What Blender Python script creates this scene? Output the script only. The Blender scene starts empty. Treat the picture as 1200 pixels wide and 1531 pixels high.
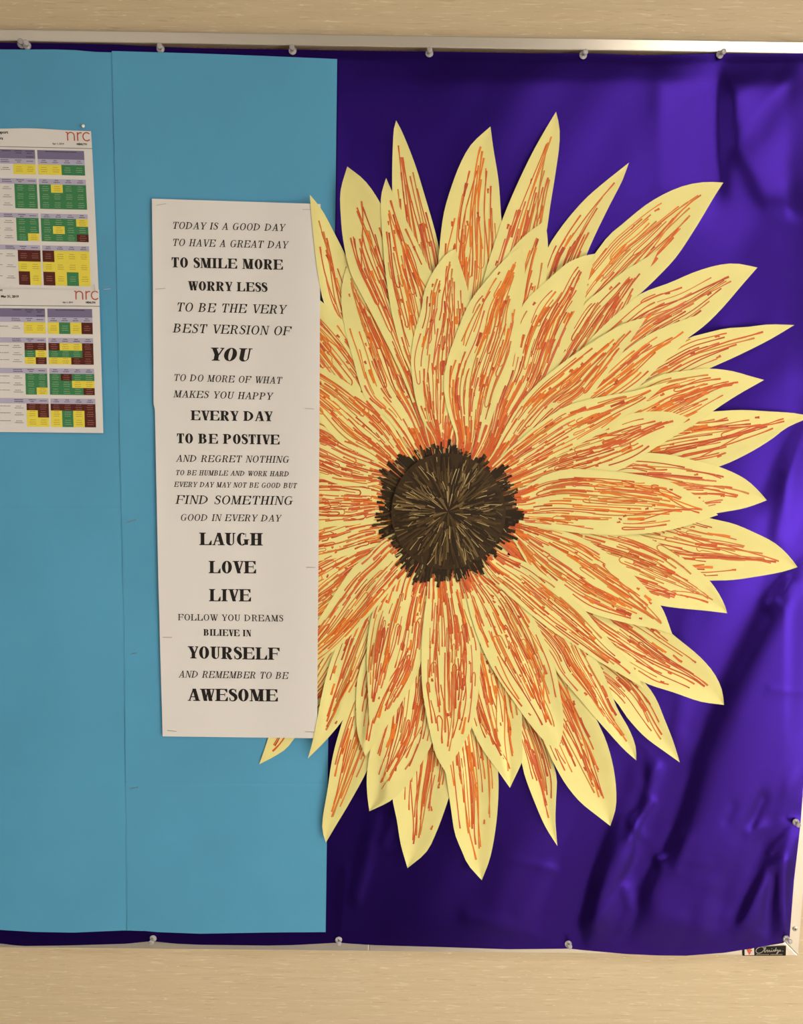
import bpy, math, random
import numpy as np
from mathutils import Vector, Matrix

# ------------------------------------------------------------------ camera
F_PX = 1200.0                       # focal length in pixels of the 1200 x 1531 frame
DIST = 1.0524                       # camera to the face of the board frame
FRAME_D = 0.018
CAM = Vector((0.0, -(DIST + FRAME_D), 1.60))
PITCH, YAW, ROLL = (math.radians(a) for a in (7.0359, 0.2974, 0.7802))
scene = bpy.context.scene
_f = Vector((math.sin(YAW) * math.cos(PITCH), math.cos(YAW) * math.cos(PITCH), -math.sin(PITCH)))
_r = Vector((math.cos(YAW), -math.sin(YAW), 0))
_u = _r.cross(_f)
RIGHT = _r * math.cos(ROLL) + _u * math.sin(ROLL)
UP = -_r * math.sin(ROLL) + _u * math.cos(ROLL)
FWD = _f
cam_data = bpy.data.cameras.new('camera')
cam_data.sensor_fit = 'VERTICAL'
cam_data.sensor_height = 24.0
cam_data.lens = 24.0 * F_PX / 1531.0
cam = bpy.data.objects.new('camera', cam_data)
scene.collection.objects.link(cam)
m = Matrix((RIGHT, UP, -FWD)).transposed().to_4x4()
m.translation = CAM
cam.matrix_world = m
scene.camera = cam

# ------------------------------------------------------------------ world, view
world = bpy.data.worlds.new('world'); scene.world = world
world.use_nodes = True
world.node_tree.nodes['Background'].inputs[0].default_value = (0.95, 0.86, 0.74, 1)
world.node_tree.nodes['Background'].inputs[1].default_value = 0.30
scene.view_settings.view_transform = 'Standard'
scene.view_settings.look = 'None'
scene.view_settings.gamma = 1
scene.view_settings.use_curve_mapping = False
scene.view_settings.exposure = 1.02
LIGHTS = [  # x, y, strength: ceiling troffers
    (1.25, -1.35, 4.6), (-1.3, -2.7, 7.0), (1.25, -3.5, 12.5), (-1.3, -4.7, 8.0)]
WINDOW_STRENGTH = 3.4

# ------------------------------------------------------------------ helpers
def P(px, py, d):
    """point of the scene that lies d metres in front of the wall, seen at (px, py)"""
    v = RIGHT * ((px - 600) / F_PX) - UP * ((py - 765.5) / F_PX) + FWD
    t = (-d - CAM.y) / v.y
    return CAM + v * t
def lin(c):
    return tuple(((x / 255) / 12.92 if x / 255 <= .04045 else ((x / 255 + .055) / 1.055) ** 2.4) for x in c)
def smooth(x, a, b):
    t = max(0.0, min(1.0, (x - a) / (b - a)))
    return t * t * (3 - 2 * t)
def interp(x, pts):
    if x <= pts[0][0]: return pts[0][1]
    for (a, ya), (b, yb) in zip(pts, pts[1:]):
        if x <= b: return ya + (yb - ya) * (x - a) / (b - a)
    return pts[-1][1]
def catmull(pts, n):
    """n points evenly spaced along a smooth curve through pts"""
    p = [Vector(q) for q in pts]
    e = [p[0] * 2 - p[1]] + p + [p[-1] * 2 - p[-2]]
    out = []
    for i in range(1, len(e) - 2):
        p0, p1, p2, p3 = e[i - 1:i + 3]
        d0 = max((p1 - p0).length, 1e-6) ** .5; d1 = max((p2 - p1).length, 1e-6) ** .5; d2 = max((p3 - p2).length, 1e-6) ** .5
        m1 = (p1 - p0) / d0 - (p2 - p0) / (d0 + d1) + (p2 - p1) / d1
        m2 = (p2 - p1) / d1 - (p3 - p1) / (d1 + d2) + (p3 - p2) / d2
        m1 *= d1; m2 *= d1
        for k in range(12):
            t = k / 12
            out.append(p1 * (2 * t**3 - 3 * t * t + 1) + m1 * (t**3 - 2 * t * t + t) + p2 * (3 * t * t - 2 * t**3) + m2 * (t**3 - t * t))
    out.append(p[-1])
    L = [0.0]
    for a, b in zip(out, out[1:]): L.append(L[-1] + (b - a).length)
    res = []; j = 0
    for i in range(n):
        s = L[-1] * i / (n - 1)
        while j < len(L) - 2 and L[j + 1] < s: j += 1
        t = (s - L[j]) / max(L[j + 1] - L[j], 1e-9)
        res.append(out[j].lerp(out[j + 1], min(1, t)))
    return res
def link(name, data, parent=None, loc=None):
    o = bpy.data.objects.new(name, data)
    scene.collection.objects.link(o)
    if parent: o.parent = parent
    if loc is not None: o.location = loc
    return o
def mesh(name, verts, faces, mats, parent=None, fm=None, smooth_shade=False, origin=None):
    """one mesh object from world-space points, local to its parent's (or own) origin"""
    base = Vector((0, 0, 0)); q = parent
    while q: base += q.location; q = q.parent
    if origin is not None: base = Vector(origin)
    me = bpy.data.meshes.new(name)
    me.from_pydata([tuple(Vector(v) - base) for v in verts], [], faces)
    for mm in (mats if isinstance(mats, (list, tuple)) else [mats]): me.materials.append(mm)
    if fm: me.polygons.foreach_set('material_index', fm)
    if smooth_shade: me.polygons.foreach_set('use_smooth', [True] * len(me.polygons))
    me.update()
    return link(name, me, parent, origin)
def tag(o, label=None, cat=None, group=None, kind=None):
    if label: o['label'] = label
    if cat: o['category'] = cat
    if group: o['group'] = group
    if kind: o['kind'] = kind
    return o
def thing(name, label, cat, loc, group=None):
    o = link(name, None, None, loc); o.empty_display_size = .02
    return tag(o, label, cat, group)
def box(x0, x1, y0, y1, z0, z1):
    v = [(x, y, z) for x in (x0, x1) for y in (y0, y1) for z in (z0, z1)]
    return v, [(0, 1, 3, 2), (4, 6, 7, 5), (0, 4, 5, 1), (2, 3, 7, 6), (0, 2, 6, 4), (1, 5, 7, 3)]
def bevel(o, w, seg=2):
    b = o.modifiers.new('bevel', 'BEVEL'); b.width = w; b.segments = seg; b.limit_method = 'ANGLE'
    return o
def sheet(name, us, vs, fn, mats, parent=None, thick=0.0003, origin=None, smooth_shade=True, fmf=None):
    """a thin sheet with front, back and edges; fn(u, v) -> world point of the front"""
    nu, nv = len(us), len(vs)
    V = [fn(u, v) for v in vs for u in us]
    n = len(V)
    V += [p + Vector((0, thick, 0)) for p in V]
    Fc = []; fm = []
    for j in range(nv - 1):
        for i in range(nu - 1):
            a = j * nu + i
            Fc.append((a, a + nu, a + nu + 1, a + 1)); Fc.append((n + a, n + a + 1, n + a + nu + 1, n + a + nu))
    nb = len(V)
    ring = [i for i in range(nu)] + [j * nu + nu - 1 for j in range(1, nv)] + [(nv - 1) * nu + i for i in range(nu - 2, -1, -1)] + [j * nu for j in range(nv - 2, 0, -1)]
    m_ = len(ring); V += [V[a] for a in ring] + [V[n + a] for a in ring]
    for i in range(m_): Fc.append((nb + i, nb + (i + 1) % m_, nb + m_ + (i + 1) % m_, nb + m_ + i))
    o = mesh(name, V, Fc, mats, parent, None, False, origin)
    k = (nu - 1) * (nv - 1) * 2
    if smooth_shade: o.data.polygons.foreach_set('use_smooth', [i < k for i in range(len(Fc))])
    # the rim must not share normals with the face
    return o
def lin_range(a, b, n): return [a + (b - a) * i / (n - 1) for i in range(n)]

# ------------------------------------------------------------------ materials
def mat(name, col, rough=.6, metal=0., spec=.5, **kw):
    mm = bpy.data.materials.new(name); mm.use_nodes = True
    b = mm.node_tree.nodes['Principled BSDF']
    b.inputs['Base Color'].default_value = (*col, 1)
    b.inputs['Roughness'].default_value = rough
    b.inputs['Metallic'].default_value = metal
    b.inputs['Specular IOR Level'].default_value = spec
    for k, v in kw.items(): b.inputs[k.replace('_', ' ')].default_value = v
    return mm
def noise_color(mm, c1, c2, scale, vec_scale=(1, 1, 1), detail=4, lo=.35, hi=.65, bump=0., rough=.5):
    nt = mm.node_tree; N = nt.nodes; L = nt.links; b = N['Principled BSDF']
    tc = N.new('ShaderNodeTexCoord'); mp = N.new('ShaderNodeMapping'); mp.inputs['Scale'].default_value = vec_scale
    no = N.new('ShaderNodeTexNoise'); no.inputs['Scale'].default_value = scale; no.inputs['Detail'].default_value = detail
    no.inputs['Roughness'].default_value = rough
    rp = N.new('ShaderNodeValToRGB'); rp.color_ramp.elements[0].position = lo; rp.color_ramp.elements[1].position = hi
    rp.color_ramp.elements[0].color = (*c1, 1); rp.color_ramp.elements[1].color = (*c2, 1)
    L.new(tc.outputs['Object'], mp.inputs[0]); L.new(mp.outputs[0], no.inputs[0]); L.new(no.outputs[0], rp.inputs[0]); L.new(rp.outputs[0], b.inputs['Base Color'])
    if bump:
        bu = N.new('ShaderNodeBump'); bu.inputs['Strength'].default_value = bump; bu.inputs['Distance'].default_value = .0006
        L.new(no.outputs[0], bu.inputs['Height']); L.new(bu.outputs[0], b.inputs['Normal'])
    return mm
def fmul(c, k): return tuple(min(1, x * k) for x in c)

YEL = (.90, .82, .33); BLU = (.095, .37, .60)
M_paper_y = noise_color(mat('yellow_paper', YEL, .75, spec=.25), fmul(YEL, .97), YEL, 30)
M_paper_b = noise_color(mat('blue_poster_paper', BLU, .62, spec=.35), fmul(BLU, .93), fmul(BLU, 1.04), 5, bump=.05)
M_paper_w = mat('white_paper', (.80, .775, .75), .6, spec=.3)
M_ink = mat('black_ink', (.018, .015, .013), .55, spec=.2)
M_mark = [mat('marker_red_orange', (.68, .125, .024), .5, spec=.35), mat('marker_orange', (.84, .22, .020), .5, spec=.35),
          mat('marker_brick', (.54, .08, .022), .5, spec=.35), mat('marker_rose', (.72, .17, .07), .5, spec=.35),
          mat('marker_tan', (.66, .24, .05), .5, spec=.35), mat('marker_pale_orange', (.85, .38, .12), .55, spec=.3)]
M_brown = [mat('brown_marker', (.026, .013, .004), .5, spec=.25), mat('brown_marker_mid', (.078, .044, .012), .5, spec=.25),
           mat('brown_marker_light', (.17, .11, .04), .5, spec=.25), mat('brown_gap_highlight', (.50, .37, .15), .5)]  # last one: bare gaps between strokes and painted gloss highlights
M_disc = mat('brown_inked_paper', (.045, .024, .007), .5, spec=.25)
M_alu = mat('satin_aluminium', (.74, .68, .59), .28, metal=.6)
M_screw = mat('screw_steel', (.55, .52, .48), .3, metal=1)
M_dark = mat('dark_recess', (.03, .025, .02), .6)
M_cork = noise_color(mat('cork', (.35, .2, .09), .9), (.25, .13, .06), (.45, .28, .14), 300)
M_staple = mat('staple_wire', (.50, .48, .45), .35, metal=.8)
M_pin = mat('clear_plastic', (.92, .88, .86), .12, spec=.6, Transmission_Weight=.65, IOR=1.49)
M_needle = mat('pin_needle', (.6, .6, .6), .25, metal=1)
M_white_plastic = mat('white_plastic', (.82, .80, .76), .3)

# satin: tinted reflection with a weave
M_satin = mat('purple_satin', (.034, .0095, .215), .36, metal=.93, spec=.4)
nt = M_satin.node_tree; b = nt.nodes['Principled BSDF']
tc = nt.nodes.new('ShaderNodeTexCoord'); mp = nt.nodes.new('ShaderNodeMapping'); mp.inputs['Scale'].default_value = (900, 1, 1400)
no = nt.nodes.new('ShaderNodeTexNoise'); no.inputs['Scale'].default_value = 1; no.inputs['Detail'].default_value = 2
bu = nt.nodes.new('ShaderNodeBump'); bu.inputs['Strength'].default_value = .25; bu.inputs['Distance'].default_value = .0003
nt.links.new(tc.outputs['Object'], mp.inputs[0]); nt.links.new(mp.outputs[0], no.inputs[0]); nt.links.new(no.outputs[0], bu.inputs['Height']); nt.links.new(bu.outputs[0], b.inputs['Normal'])

# vinyl wall covering with horizontal slubs
M_wall = mat('wallcovering', (.6, .5, .3), .62, spec=.3)
nt = M_wall.node_tree; N = nt.nodes; L = nt.links; b = N['Principled BSDF']
tc = N.new('ShaderNodeTexCoord')
def wn(sx, sz, sc, det, lo, hi, c1, c2):
    mp = N.new('ShaderNodeMapping'); mp.inputs['Scale'].default_value = (sx, 1, sz); L.new(tc.outputs['Object'], mp.inputs[0])
    no = N.new('ShaderNodeTexNoise'); no.inputs['Scale'].default_value = sc; no.inputs['Detail'].default_value = det; L.new(mp.outputs[0], no.inputs[0])
    rp = N.new('ShaderNodeValToRGB'); rp.color_ramp.elements[0].position = lo; rp.color_ramp.elements[1].position = hi
    rp.color_ramp.elements[0].color = (*c1, 1); rp.color_ramp.elements[1].color = (*c2, 1); L.new(no.outputs[0], rp.inputs[0]); return no, rp
n1, r1 = wn(8, 160, 1, 6, .3, .7, (.63, .505, .32), (.68, .555, .365))
n2, r2 = wn(28, 420, 1, 2, .60, .70, (0, 0, 0), (1, 1, 1))
n3, r3 = wn(22, 420, 1.3, 2, .60, .72, (0, 0, 0), (1, 1, 1))
n4, r4 = wn(90, 520, 1, 1, .68, .76, (0, 0, 0), (1, 1, 1))
def mix(a, bcol, fac, k):
    mx = N.new('ShaderNodeMix'); mx.data_type = 'RGBA'
    mu = N.new('ShaderNodeMath'); mu.operation = 'MULTIPLY'; mu.inputs[1].default_value = k
    L.new(fac, mu.inputs[0]); L.new(mu.outputs[0], mx.inputs[0]); L.new(a, mx.inputs[6]); mx.inputs[7].default_value = (*bcol, 1); return mx.outputs[2]
c = mix(r1.outputs[0], (.86, .76, .55), r2.outputs[0], .55)
c = mix(c, (.42, .30, .16), r3.outputs[0], .5)
c = mix(c, (.92, .85, .66), r4.outputs[0], .6)
L.new(c, b.inputs['Base Color'])
bu = N.new('ShaderNodeBump'); bu.inputs['Strength'].default_value = .2; bu.inputs['Distance'].default_value = .0008
L.new(n1.outputs[0], bu.inputs['Height']); L.new(bu.outputs[0], b.inputs['Normal'])

# ------------------------------------------------------------------ the room
def slab(name, x0, x1, y0, y1, z0, z1, mm):
    v, f = box(x0, x1, y0, y1, z0, z1)
    return tag(mesh(name, v, f, mm), kind='structure')
ZC = 2.62
slab('wall_back', -3.2, 3.2, 0, .12, 0, ZC, M_wall)
M_floor = noise_color(mat('floor_tile', (.5, .45, .38), .35), (.74, .68, .58), (.82, .76, .66), 25)
slab('floor', -3.2, 3.2, -6, .12, -.1, 0, M_floor)
slab('added_dark_patch_1', -2.6, .22, -4.6, -.35, 0, .008, noise_color(mat('added_dark_floor', (.05, .05, .05), .95), (.05, .045, .045), (.08, .07, .07), 80))  # unseen dark patch, added so the middle of the satin reflects dark
M_ceil = noise_color(mat('ceiling_tile', (.8, .78, .73), .9), (.20, .19, .18), (.25, .24, .23), 120)
slab('ceiling', -3.2, 3.2, -6, .12, ZC, ZC + .1, M_ceil)
v, f = box(-3.2, 3.2, -.014, 0, 0, .10)
tag(mesh('baseboard_back', v, f, mat('baseboard_vinyl', (.16, .12, .09), .5)), kind='structure')
M_side = noise_color(mat('painted_wall', (.5, .42, .3), .7), (.30, .25, .18), (.33, .28, .20), 40)
M_dark_wall = noise_color(mat('wood_panelling', (.1, .06, .03), .7), (.10, .065, .04), (.14, .09, .055), 30)
XW = 2.5                                             # right wall, with a tall window
WY0, WY1, WZ0, WZ1 = -3.8, -1.3, .12, 1.55
V = []; Fc = []
for b_ in ((XW, XW + .12, -6, WY0, 0, ZC), (XW, XW + .12, WY1, .12, 0, ZC), (XW, XW + .12, WY0, WY1, 0, WZ0), (XW, XW + .12, WY0, WY1, WZ1, ZC)):
    v, f = box(*b_); Fc += [tuple(q + len(V) for q in ff) for ff in f]; V += v
tag(mesh('wall_right', V, Fc, M_side), kind='structure')
slab('wall_left', -3.3, -3.2, -6, .12, 0, ZC, M_side)
slab('wall_front', -3.3, XW + .12, -6.1, -6, 0, ZC, M_dark_wall)
M_sky = mat('daylit_blind', (.8, .8, .75), .8)
M_sky.node_tree.nodes['Principled BSDF'].inputs['Emission Color'].default_value = (1, .95, .88, 1)
M_sky.node_tree.nodes['Principled BSDF'].inputs['Emission Strength'].default_value = WINDOW_STRENGTH
v, f = box(XW + .06, XW + .07, WY0, WY1, WZ0, WZ1)
win = tag(mesh('window_1', v, f, M_sky), kind='structure')
V = []; Fc = []
for b_ in ((WY0, WY0 + .05, WZ0, WZ1), (WY1 - .05, WY1, WZ0, WZ1), (WY0, WY1, WZ0, WZ0 + .05), (WY0, WY1, WZ1 - .05, WZ1), ((WY0 + WY1) / 2 - .03, (WY0 + WY1) / 2 + .03, WZ0, WZ1)):
    v, f = box(XW + .02, XW + .06, *b_); Fc += [tuple(q + len(V) for q in ff) for ff in f]; V += v
mesh('window_frame', V, Fc, mat('window_frame_paint', (.7, .68, .62), .4), win)
M_lamp_frame = mat('lamp_frame', (.8, .8, .78), .4)
for i, (lx, ly, st) in enumerate(LIGHTS):
    t = thing('ceiling_light', ['recessed ceiling light nearest the board on its right', 'recessed ceiling light second from the board on the left',
              'recessed ceiling light behind the first one on the right', 'recessed ceiling light farthest from the board on the left'][i], 'light', (lx, ly, ZC - .02))
    V = []; Fc = []
    for a in ((-.3, .3, -.61, -.58), (-.3, .3, .58, .61), (-.3, -.27, -.58, .58), (.27, .3, -.58, .58)):
        v, f = box(lx + a[2], lx + a[3], ly + a[0], ly + a[1], ZC - .02, ZC - .001)
        Fc += [tuple(q + len(V) for q in ff) for ff in f]; V += v
    mesh('frame', V, Fc, M_lamp_frame, t)
    e = mat('lamp_diffuser_%d' % i, (.9, .9, .85), .5)
    e.node_tree.nodes['Principled BSDF'].inputs['Emission Color'].default_value = (1, .915, .80, 1)
    e.node_tree.nodes['Principled BSDF'].inputs['Emission Strength'].default_value = st
    v, f = box(lx - .58, lx + .58, ly - .27, ly + .27, ZC - .012, ZC - .002)
    mesh('diffuser', v, f, e, t)

# ------------------------------------------------------------------ bulletin board
ZT = CAM.z + .4385 * DIST; ZB = CAM.z - .7200 * DIST; XR = .5490 * DIST; XL = XR - 1.83; RW = .0215; RT = .0139
board = thing('bulletin_board', 'cork bulletin board in an aluminium frame hanging on the beige wall', 'bulletin board', ((XL + XR) / 2, 0, ZB))
v, f = box(XL + .01, XR - .01, -.009, -.0005, ZB + .01, ZT - .01); mesh('cork_panel', v, f, M_cork, board)
def rail(pts):
    V = [(x, -FRAME_D, z) for x, z in pts] + [(x, -.0002, z) for x, z in pts]
    n = len(pts)
    Fc = [tuple(range(n)), tuple(range(2 * n - 1, n - 1, -1))] + [(i, i + n, (i + 1) % n + n, (i + 1) % n) for i in range(n)]
    o = mesh('frame_rail', V, Fc, M_alu, board); bevel(o, .0012, 2); return o
xs = P(551.5, 1417, FRAME_D).x
g = .00025
rail([(XL, ZT), (XR, ZT), (XR - RW, ZT - RT), (XL + RW, ZT - RT)])
rail([(XL, ZB), (XL + RW, ZB + RW), (xs - g, ZB + RW), (xs - g, ZB)])
rail([(xs + g, ZB), (xs + g, ZB + RW), (XR - RW - g, ZB + RW), (XR - g, ZB)])
rail([(XR, ZB), (XR - RW, ZB + RW + g), (XR - RW, ZT - RT), (XR, ZT)])
rail([(XL, ZB), (XL, ZT), (XL + RW, ZT - RT), (XL + RW, ZB + RW)])
def lathe(prof, n, center, axis):
    """prof: (distance along axis, radius)"""
    ax = Vector(axis).normalized(); a = ax.orthogonal().normalized(); bb = ax.cross(a)
    V = []; Fc = []
    for s, r in prof:
        for k in range(n):
            t = 2 * math.pi * k / n
            V.append(Vector(center) + ax * s + (a * math.cos(t) + bb * math.sin(t)) * r)
    for j in range(len(prof) - 1):
        for k in range(n):
            k2 = (k + 1) % n
            Fc.append((j * n + k, j * n + k2, (j + 1) * n + k2, (j + 1) * n + k))
    Fc.append(tuple(range(n - 1, -1, -1))); Fc.append(tuple((len(prof) - 1) * n + k for k in range(n)))
    return V, Fc
for sx, sy in ((1187.9, 1388.6),):
    c0 = P(sx, sy, FRAME_D)
    V, Fc = lathe([(0, .0036), (.0006, .0036), (.0011, .0026), (.0012, .0012), (.0006, .0009)], 20, c0, (0, -1, 0))
    s = mesh('screw', V, Fc, M_screw, board)
    V = []; Fc = []
    for ang in (20, 110):
        dx, dz = math.cos(math.radians(ang)), math.sin(math.radians(ang))
        q = [c0 + Vector((dx * a - dz * b2, -.00135, dz * a + dx * b2)) for a, b2 in ((-.0018, -.0004), (.0018, -.0004), (.0018, .0004), (-.0018, .0004))]
        Fc.append(tuple(len(V) + i for i in range(4))); V += q
    mesh('screw_slot', V, Fc, M_dark, s)

# ribbon along a centre line in photo plane coordinates, conforming to a surface
def ribbon2d(pts, wid):
    """quads (as 2D point lists) along pts with width(s)"""
    n = len(pts); L_ = []; R_ = []
    for i, p in enumerate(pts):
        a = Vector(pts[max(0, i - 1)]); b2 = Vector(pts[min(n - 1, i + 1)]); d = (b2 - a)
        d = d / max(d.length, 1e-9); nn = Vector((-d.y, d.x)); w = (wid[i] if isinstance(wid, (list, tuple)) else wid) / 2
        L_.append(Vector(p) + nn * w); R_.append(Vector(p) - nn * w)
    return [(L_[i], R_[i], R_[i + 1], L_[i + 1]) for i in range(n - 1)]
def polys_obj(name, polys, depthf, mats, parent, fm=None):
    V = []; Fc = []
    for pl in polys:
        Fc.append(tuple(range(len(V), len(V) + len(pl))))
        for q in pl: V.append(P(q[0], q[1], depthf(q[0], q[1])))
    return mesh(name, V, Fc, mats, parent, fm)
def rectpoly(x0, y0, x1, y1): return [(x0, y0), (x0, y1), (x1, y1), (x1, y0)]
def arc2(cx, cy, rx, ry, a0, a1, n=16):
    return [(cx + rx * math.cos(math.radians(a0 + (a1 - a0) * i / n)), cy + ry * math.sin(math.radians(a0 + (a1 - a0) * i / n))) for i in range(n + 1)]

# maker's plate on the bottom rail
M_plate = mat('black_plate', (.008, .006, .005), .6, spec=.2)
M_pwhite = mat('plate_white', (.75, .68, .60), .5); M_pred = mat('plate_red', (.62, .10, .04), .5); M_psilver = mat('plate_silver', (.50, .45, .38), .4, metal=.3)
plq = [(1109.5, 1417.3), (1109.5, 1429.0), (1174.2, 1428.9), (1174.8, 1414.2)]
def pl_d(k): return lambda x, y: FRAME_D + k
V = [P(x, y, FRAME_D + .0008) for x, y in plq] + [P(x, y, FRAME_D) for x, y in plq]
plate = mesh('name_plate', V, [(0, 1, 2, 3), (0, 4, 5, 1), (1, 5, 6, 2), (2, 6, 7, 3), (3, 7, 4, 0)], M_plate, board)
lo = [[(1112.6, 1417.6), (1112.9, 1428.2), (1127.2, 1428.0), (1126.8, 1416.4)]]; fm = [0]
lo += [[(1114.8, 1418.6), (1119.4, 1427.6), (1120.6, 1423.8), (1119.8, 1420.6)], [(1114.8, 1418.6), (1119.8, 1420.6), (1124.8, 1418.0)],
       [(1119.8, 1420.8), (1121.0, 1424.0), (1124.2, 1421.2), (1122.2, 1419.6)], [(1118.8, 1426.6), (1119.6, 1428.0), (1122.6, 1423.6), (1120.6, 1424.0)]]; fm += [1] * 4
def addr(pts, w, k=2, n=None):
    for q in ribbon2d(catmull(pts, n or 6 * len(pts)), w): lo.append(q); fm.append(k)
addr([(1141.5, 1418.2), (1140.2, 1416.2), (1136.5, 1415.9), (1131.6, 1418.2), (1129.7, 1421.8), (1131.4, 1424.6), (1135.4, 1424.9), (1139.4, 1422.9), (1141.8, 1419.8), (1143.4, 1416.4), (1144.4, 1416.9), (1142.6, 1420.8), (1142.6, 1423.4), (1143.8, 1423.6)], .8)
addr([(1143.8, 1423.6), (1145.4, 1420.8), (1147.4, 1420.4), (1146.2, 1422.8), (1147.8, 1423.2), (1149.2, 1420.8), (1150.4, 1420.9), (1150.0, 1423.0), (1151.6, 1422.8), (1153.0, 1420.6), (1152.9, 1422.8), (1154.4, 1422.6), (1156.0, 1420.6), (1157.6, 1420.4), (1156.2, 1422.5), (1158.0, 1422.2), (1160.0, 1416.6), (1159.0, 1422.3)], .7)
addr([(1159.2, 1422.2), (1161.2, 1420.2), (1162.9, 1420.3), (1161.4, 1422.3), (1163.3, 1421.2), (1162.2, 1425.2), (1160.4, 1426.0), (1162.2, 1423.4), (1165.2, 1421.6), (1166.2, 1420.2), (1164.8, 1420.6), (1165.0, 1422.3), (1167.6, 1421.6)], .7)
lo.append(rectpoly(1169.2, 1421.6, 1170.4, 1422.4)); fm.append(2)
lo.append(rectpoly(1153.1, 1418.0, 1154.0, 1418.8)); fm.append(2)
x = 1130.5
while x < 1169:
    w = .8 + .5 * ((x * 7.3) % 1)
    if not 1148 < x < 1150: lo.append([(x, 1426.7), (x, 1427.5), (x + w, 1427.5), (x + w, 1426.7)]); fm.append(2)
    x += w + .5
V = []; Fc = []
for pl, k in zip(lo, fm):
    Fc.append(tuple(range(len(V), len(V) + len(pl))))
    V += [P(q[0], q[1], FRAME_D + (.00092 if k == 0 else .001 if k == 1 else .00092)) for q in pl]
mesh('plate_lettering', V, Fc, [M_pwhite, M_pred, M_psilver], plate, fm)

# ------------------------------------------------------------------ purple satin backdrop
FC = (668.0, 762.0)                                  # flower centre
FAB = .0195
# folds of the cloth: centre line from top to bottom, height mm (valley < 0), spread to the left, spread to the right (px)
FOLDS = [
    ([(1068, 85), (1064, 180), (1066, 275)], -5.0, 60, 16), ([(1106, 150), (1112, 220), (1150, 285), (1200, 310)], 4.5, 22, 40), ([(990, 110), (995, 280)], 1.5, 20, 20),
    ([(1195, 105), (1140, 165), (1118, 200)], 2.5, 16, 26), ([(1140, 300), (1100, 380), (1075, 470)], 2.0, 40, 30), ([(1195, 420), (1130, 510), (1085, 560)], -2.0, 30, 40),
    ([(1205, 600), (1150, 700), (1130, 740)], -3.0, 40, 16), ([(1215, 620), (1180, 720), (1165, 800)], 3.0, 14, 30),
    ([(1205, 820), (1140, 880), (1075, 1000), (1020, 1130), (990, 1250)], -7.0, 70, 30), ([(1225, 860), (1165, 950), (1120, 1040), (1080, 1150), (1045, 1250)], 7.0, 36, 70),
    ([(1024, 930), (1020, 1020), (1010, 1120)], 2.0, 10, 22), ([(960, 1060), (935, 1150), (940, 1230)], -4.0, 18, 40), ([(975, 1150), (955, 1230), (915, 1320), (890, 1370)], 4.0, 16, 16),
    ([(925, 1150), (895, 1240), (868, 1330), (853, 1410)], -8.0, 62, 20), ([(935, 1230), (905, 1300), (890, 1400)], 3.0, 22, 14),
    ([(975, 1280), (950, 1330), (935, 1400)], -4.0, 22, 14), ([(1000, 1270), (985, 1330), (990, 1400)], 4.0, 18, 50),
    ([(1180, 1232), (1135, 1290), (1095, 1370)], -3.5, 40, 10), ([(1185, 1250), (1150, 1310), (1115, 1375)], 3.5, 14, 22), ([(1155, 1310), (1148, 1360), (1150, 1400)], -3.0, 12, 8), ([(1172, 1290), (1170, 1350), (1172, 1395)], 4.0, 10, 8),
    ([(800, 1200), (770, 1280), (750, 1360)], 2.5, 40, 40), ([(700, 1290), (760, 1285), (830, 1300)], 1.0, 5, 5), ([(545, 1272), (640, 1270)], .7, 4, 4), ([(960, 1283), (1010, 1284), (1060, 1292)], .9, 4, 4),
    ([(700, 1372), (740, 1382), (800, 1402), (845, 1410)], 1.6, 8, 14), ([(560, 1225), (545, 1290), (530, 1340)], 1.6, 10, 12), ([(515, 1300), (505, 1400)], 1.4, 7, 7), ([(590, 1215), (572, 1260)], 1.2, 6, 8),
    ([(1150, 1030), (1205, 1036)], 1.0, 4, 4), ([(875, 1375), (852, 1410)], 1.5, 6, 8), ([(1100, 1395), (1172, 1404)], 1.4, 7, 7), ([(1189, 1229), (1120, 1240)], 1.3, 8, 8), ([(1189, 1229), (1150, 1275)], 1.3, 6, 6),
    ([(955, 1130), (962, 1170), (948, 1205)], -2.2, 7, 9), ([(975, 1200), (952, 1225), (940, 1255)], 2.4, 8, 7), ([(948, 1238), (975, 1262), (985, 1290)], 2.0, 7, 9), ([(958, 1282), (930, 1318), (900, 1352)], -2.4, 10, 7),
    ([(935, 1330), (942, 1362), (930, 1385)], 2.2, 8, 9), ([(1005, 1240), (990, 1275)], -1.8, 8, 8), ([(1028, 1255), (1012, 1300)], 1.8, 9, 7), ([(1140, 1195), (1122, 1235)], -2.6, 9, 9), ([(1095, 1205), (1085, 1228)], -1.5, 7, 7),
    ([(1060, 1330), (1050, 1395)], 2.6, 30, 16), ([(780, 1360), (800, 1330), (815, 1300)], 1.6, 14, 14), ([(900, 1085), (885, 1140)], -2.0, 12, 14), ([(1180, 870), (1150, 905)], 1.8, 10, 10)]
def wrinkle(x, y):
    h = 0.0
    for pts, a, wl, wr in FOLDS:
        best = 1e9; sg = 1
        for (x0, y0), (x1, y1) in zip(pts, pts[1:]):
            dx, dy = x1 - x0, y1 - y0; L2 = dx * dx + dy * dy
            t = max(0, min(1, ((x - x0) * dx + (y - y0) * dy) / L2)); ex = x - x0 - t * dx; ey = y - y0 - t * dy
            q = ex * ex + ey * ey
            if q < best: best = q; sg = ex * dy - ey * dx
        # blend the two spreads near the line ends so the surface stays smooth
        dd_ = math.sqrt(best); k = .5 + .5 * max(-1, min(1, sg / (L2 ** .5) / (dd_ + 4)))
        w = wl + (wr - wl) * k; q = best / (w * w)
        if q < 7: h += a * math.exp(-q)
    return h
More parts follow.
